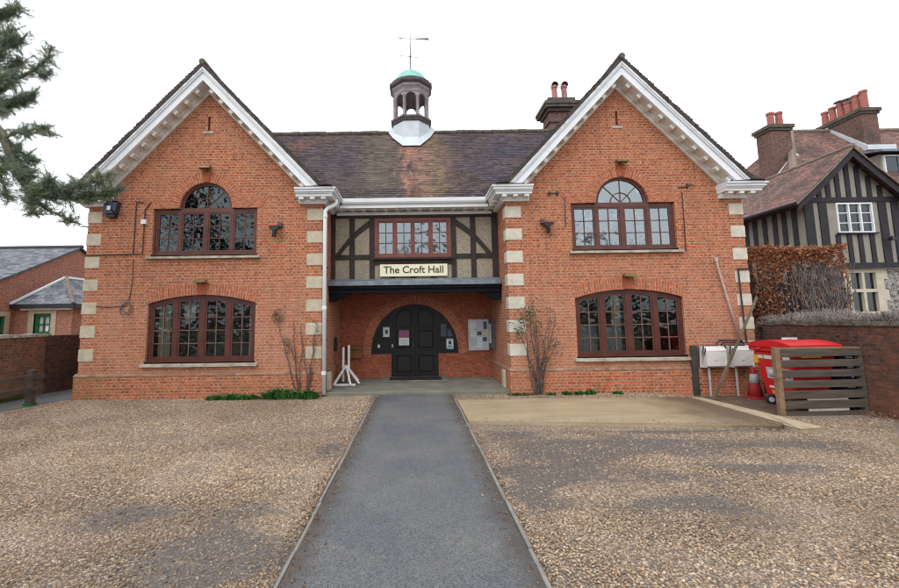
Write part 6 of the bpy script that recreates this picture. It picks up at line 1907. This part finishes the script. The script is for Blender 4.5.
# ------------------------------------------------------------------ trees
def pine():
    r = random.Random(21)
    t = thing('pine_tree', 'pine tree whose green needled boughs hang in from the left edge', 'tree', (-10.4, 7.0, 0))
    mb = MB()
    mb.tube([(-10.4, 7.0, -.2), (-10.3, 7.0, 3), (-10.2, 7.1, 6), (-10.3, 7.2, 9), (-10.2, 7.2, 12)], [.30, .26, .22, .16, .06], 12)
    mb.build('trunk', M['bark'], t)
    limbs = MB(); tufts = []
    def limb(pts, r0, tw, spread, tl, dens=1.):
        n = len(pts)
        limbs.tube(pts, [r0 * (1 - .8 * i / (n - 1)) + .006 for i in range(n)], 6)
        for i in range(int(tw * 2.3)):
            f = r.uniform(.08, 1.) ** .85 * (n - 1); k = min(n - 2, int(f)); a, b = Vector(pts[k]), Vector(pts[k + 1])
            p = a + (b - a) * (f - k)
            d = (b - a).normalized() * r.uniform(.1, .9) + Vector((r.gauss(0, .7), r.gauss(0, .7), r.gauss(.15, .6)))
            d.normalize(); L = spread * r.uniform(.35, 1.)
            e = p + d * L; m_ = (p + e) / 2 + Vector((r.uniform(-.04, .04), r.uniform(-.04, .04), -.03))
            limbs.tube([p, m_, e], [.006, .0045, .003], 4)
            for q, dd in ((e, d), (p + d * L * .75, (d + Vector((r.gauss(0, .5), r.gauss(0, .5), r.gauss(.1, .4)))).normalized()), (p + d * L * .3, (d + Vector((r.gauss(0, .7), r.gauss(0, .7), r.gauss(.1, .5)))).normalized()), (m_, (d + Vector((r.gauss(0, .6), r.gauss(0, .6), r.gauss(.2, .5)))).normalized())):
                if r.random() < dens: tufts.append((q, dd))
        tufts.append((Vector(pts[-1]), (Vector(pts[-1]) - Vector(pts[-2])).normalized()))
    # the long drooping bough in front of the gable corner
    limb([(-10.25, 7.1, 6.6), (-9.0, 7.0, 6.2), (-8.0, 7.0, 5.8), (-7.54, 7.0, 5.44), (-7.34, 7.0, 4.99), (-7.08, 7.0, 4.50), (-6.80, 7.0, 4.26), (-6.50, 7.02, 4.20), (-6.16, 7.05, 4.16), (-5.82, 7.05, 4.28)], .085, 46, .30, .16)
    limb([(-6.7, 7.0, 4.22), (-6.4, 6.95, 4.30), (-6.05, 6.9, 4.34), (-5.75, 6.95, 4.46), (-5.48, 7.0, 4.62)], .03, 30, .24, .16)
    limb([(-6.1, 7.05, 4.18), (-5.85, 7.1, 4.22), (-5.6, 7.15, 4.30), (-5.42, 7.15, 4.36)], .022, 18, .2, .16)
    limb([(-7.1, 7.0, 4.5), (-6.95, 7.1, 4.2), (-6.7, 7.15, 3.98), (-6.35, 7.15, 3.84), (-6.1, 7.15, 3.72)], .025, 15, .20, .15, .8)
    limb([(-7.5, 7.0, 5.3), (-7.2, 6.95, 5.4), (-6.95, 6.9, 5.38), (-6.62, 6.85, 5.46), (-6.5, 6.85, 5.3)], .025, 15, .22, .15)
    limb([(-7.5, 7.0, 5.3), (-7.25, 7.1, 4.9), (-7.15, 7.2, 4.75)], .02, 10, .3, .15)
    limb([(-7.3, 7., 4.9), (-7.6, 6.9, 4.5), (-7.5, 6.85, 4.2)], .02, 10, .26, .15)
    # upper boughs
    limb([(-10.25, 7.1, 7.2), (-9.3, 7.2, 6.6), (-8.6, 7.4, 6.3), (-8.1, 7.4, 6.42), (-7.85, 7.4, 6.68), (-7.45, 7.4, 6.88), (-7.18, 7.4, 7.14), (-7.14, 7.4, 7.40)], .05, 30, .26, .16)
    limb([(-8.4, 7.35, 6.4), (-8.05, 7.2, 6.9), (-7.9, 7.2, 7.25), (-7.72, 7.2, 7.6)], .03, 24, .28, .16)
    limb([(-10.2, 7.1, 7.9), (-9.2, 7.1, 7.8), (-8.5, 7.15, 7.8), (-8.0, 7.2, 7.95), (-7.72, 7.2, 8.05)], .04, 22, .26, .16)
    limb([(-8.2, 7.3, 6.3), (-7.9, 7.3, 6.15), (-7.55, 7.3, 6.15), (-7.35, 7.3, 6.3)], .03, 22, .28, .16)
    limb([(-8.6, 7.2, 6.1), (-8.1, 7.1, 5.9), (-7.8, 7.05, 6.0), (-7.6, 7.0, 5.8)], .03, 20, .3, .16)
    limb([(-8.3, 7.1, 6.9), (-8.0, 7.0, 6.6), (-7.75, 7.0, 6.5), (-7.5, 7.0, 6.45)], .025, 18, .26, .16)
    limb([(-8.0, 7.0, 5.8), (-7.75, 6.9, 5.2), (-7.7, 6.85, 4.7)], .03, 20, .34, .16)
    limb([(-7.42, 7.4, 6.86), (-7.2, 7.4, 6.75), (-7.08, 7.4, 6.9)], .012, 5, .14, .15)
    for pts in ([(-7.95, 7.0, 5.6), (-7.6, 6.9, 5.1), (-7.4, 6.85, 4.75), (-7.2, 6.8, 4.55)], [(-7.6, 7.1, 5.4), (-7.3, 7.15, 5.1), (-7.05, 7.2, 4.95)], [(-7.25, 7.0, 4.8), (-7.05, 6.9, 4.65), (-6.85, 6.9, 4.55)], [(-7.0, 7.0, 4.45), (-6.85, 6.95, 4.1), (-6.75, 6.9, 3.9)], [(-6.9, 7.0, 4.35), (-6.65, 6.9, 4.35), (-6.4, 6.85, 4.45)], [(-7.9, 7.0, 5.2), (-7.5, 6.9, 4.9), (-7.3, 6.9, 4.4), (-7.2, 6.9, 4.15)]):
        limb(pts, .015, 13, .24, .16)
    for k in range(12):
        z0 = r.uniform(5.3, 8.0); x0 = r.uniform(-8.5, -8.0); y0_ = r.uniform(6.8, 7.6)
        limb([(x0 - .7, y0_, z0 - .1), (x0 - .2, y0_, z0), (x0 + .1, y0_ + .1, z0 + .08), (x0 + .38, y0_ + .05, z0 + r.uniform(0, .3))], .022, 14, .28, .16)
    # out of the picture to the left
    for z, a in ((8.6, 2.2), (9.4, .9), (10.2, 3.5), (10.9, 5.2), (7.6, 3.6), (8.9, 4.6), (11.4, 1.6)):
        L = 2.4 - (z - 7.6) * .35
        limb([(-10.25, 7.1, z), (-10.25 + math.cos(a) * L * .5, 7.1 + math.sin(a) * L * .5, z + .1), (-10.25 + math.cos(a) * L, 7.1 + math.sin(a) * L, z + .3)], .05, 26, .5, .18)
    limbs.build('branch', M['pine_twig'], t, recalc=False)
    nd = MB()
    for p, d in tufts:
        nn = r.randint(26, 36)
        u = d.orthogonal().normalized(); v = d.cross(u)
        for i in range(nn):
            a = r.uniform(0, 2 * PI); sp = r.uniform(.2, 1.0); L = r.uniform(.055, .105)
            dd = (d + (u * math.cos(a) + v * math.sin(a)) * sp).normalized()
            b = p - d * r.uniform(-.03, .20)
            sd_ = dd.cross(Vector((r.gauss(0, 1), r.gauss(0, 1), r.gauss(0, 1))))  .normalized() * .0028
            nd.add([b - sd_, b + sd_, b + dd * L], [(0, 1, 2)])
    nd.build('needles', M['needle'], t, recalc=False)
pine()

def bare_tree_mesh(seed, H=14., levels=5):
    r = random.Random(seed); mb = MB(); tw = MB()
    def grow(p, d, L, rad, lv):
        pts = [p]; n = 4
        for i in range(n):
            d = (d + Vector((r.gauss(0, .13), r.gauss(0, .13), r.gauss(.04, .08)))).normalized()
            pts.append(pts[-1] + d * L / n)
        (mb if lv > 1 else tw).tube(pts, [rad * (1 - .42 * i / n) for i in range(n + 1)], 7 if lv > 3 else (4 if lv > 1 else 3), cap=False)
        if lv == 0: return
        k = r.randint(3, 4) if lv > 1 else r.randint(3, 5)
        for i in range(k):
            f = r.uniform(.35, 1.0) if i else 1.0
            q = pts[min(n, max(1, int(round(f * n))))]
            ax = d.orthogonal().normalized(); ax.rotate(Matrix.Rotation(r.uniform(0, 2 * PI), 3, d))
            nd_ = (d + ax * r.uniform(.45, 1.0)).normalized()
            grow(q, nd_, L * r.uniform(.58, .78), rad * .55, lv - 1)
    grow(Vector((0, 0, -.2)), Vector((0, 0, 1)), H * .3, H * .022, levels)
    return mb, tw
bt = thing('bare_tree', 'bare winter tree mirrored in the middle window, on the near side of the yard', 'tree', (0, 0, 0), 'bare trees on the near side of the yard')
b1, b2 = bare_tree_mesh(3, 13.5, 5)
b1.build('trunk', M['bark_grey'], bt, recalc=False); b2.build('twig', M['bark_grey'], bt, recalc=False)
places = [((1.5, -13.0, 0), 1.0, .3, None),
          ((17.5, -14.0, 0), 1.05, 1.9, 'bare winter tree mirrored in the right gable windows, at the right of the yard'),
          ((-15.5, -13.5, 0), 1.1, 3.4, 'bare winter tree mirrored in the left gable windows, nearest the pine'),
          ((-22.0, -15.5, 0), 1.0, 5.1, 'bare winter tree mirrored in the left gable windows, farther out to the left'),
          ((12.0, -16.0, 0), .95, 4.0, 'bare winter tree mirrored in the right gable windows, set back toward the middle')]
for i, (p, s, rz, lab) in enumerate(places):
    o = bt if i == 0 else copy_tree(bt)
    o.location = p; o.scale = (s, s, s); o.rotation_euler = (0, 0, rz)
    if lab: o['label'] = lab
# evergreen hedge added out of view to darken the ground floor window reflections
mb = MB(); pts = []
for i in range(5200):
    pts.append((rng.uniform(-34, 34), -18 + rng.uniform(-.7, .7), rng.uniform(0, 1) ** .8 * 3.0))
leaf_quads(mb, pts, .55, rng)
tag(mb.build('reflection_hedge', M['leaf_rose'], recalc=False, origin=(0, -18, 0)), 'long dark evergreen hedge added out of view to darken the ground floor window reflections', 'hedge')
# far winter trees beyond the annexe
ft = thing('distant_tree', 'pale bare tree far off above the slate roof at the left edge', 'tree', (0, 0, 0), 'distant bare trees beyond the annexe')
b1, b2 = bare_tree_mesh(8, 13.5, 4)
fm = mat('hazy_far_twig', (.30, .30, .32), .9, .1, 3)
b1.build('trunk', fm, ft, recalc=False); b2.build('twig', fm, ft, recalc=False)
ft.location = (-60, 58, 2)
o = copy_tree(ft); o.location = (-65, 60, 1.5); o.rotation_euler = (0, 0, 2.2); o['label'] = 'pale bare tree far off at the very left edge of the sky'
o = copy_tree(ft); o.location = (-55.5, 60, 1.2); o.rotation_euler = (0, 0, 4.2); o['label'] = 'pale bare tree far off nearest the ridge end of the slate roof'
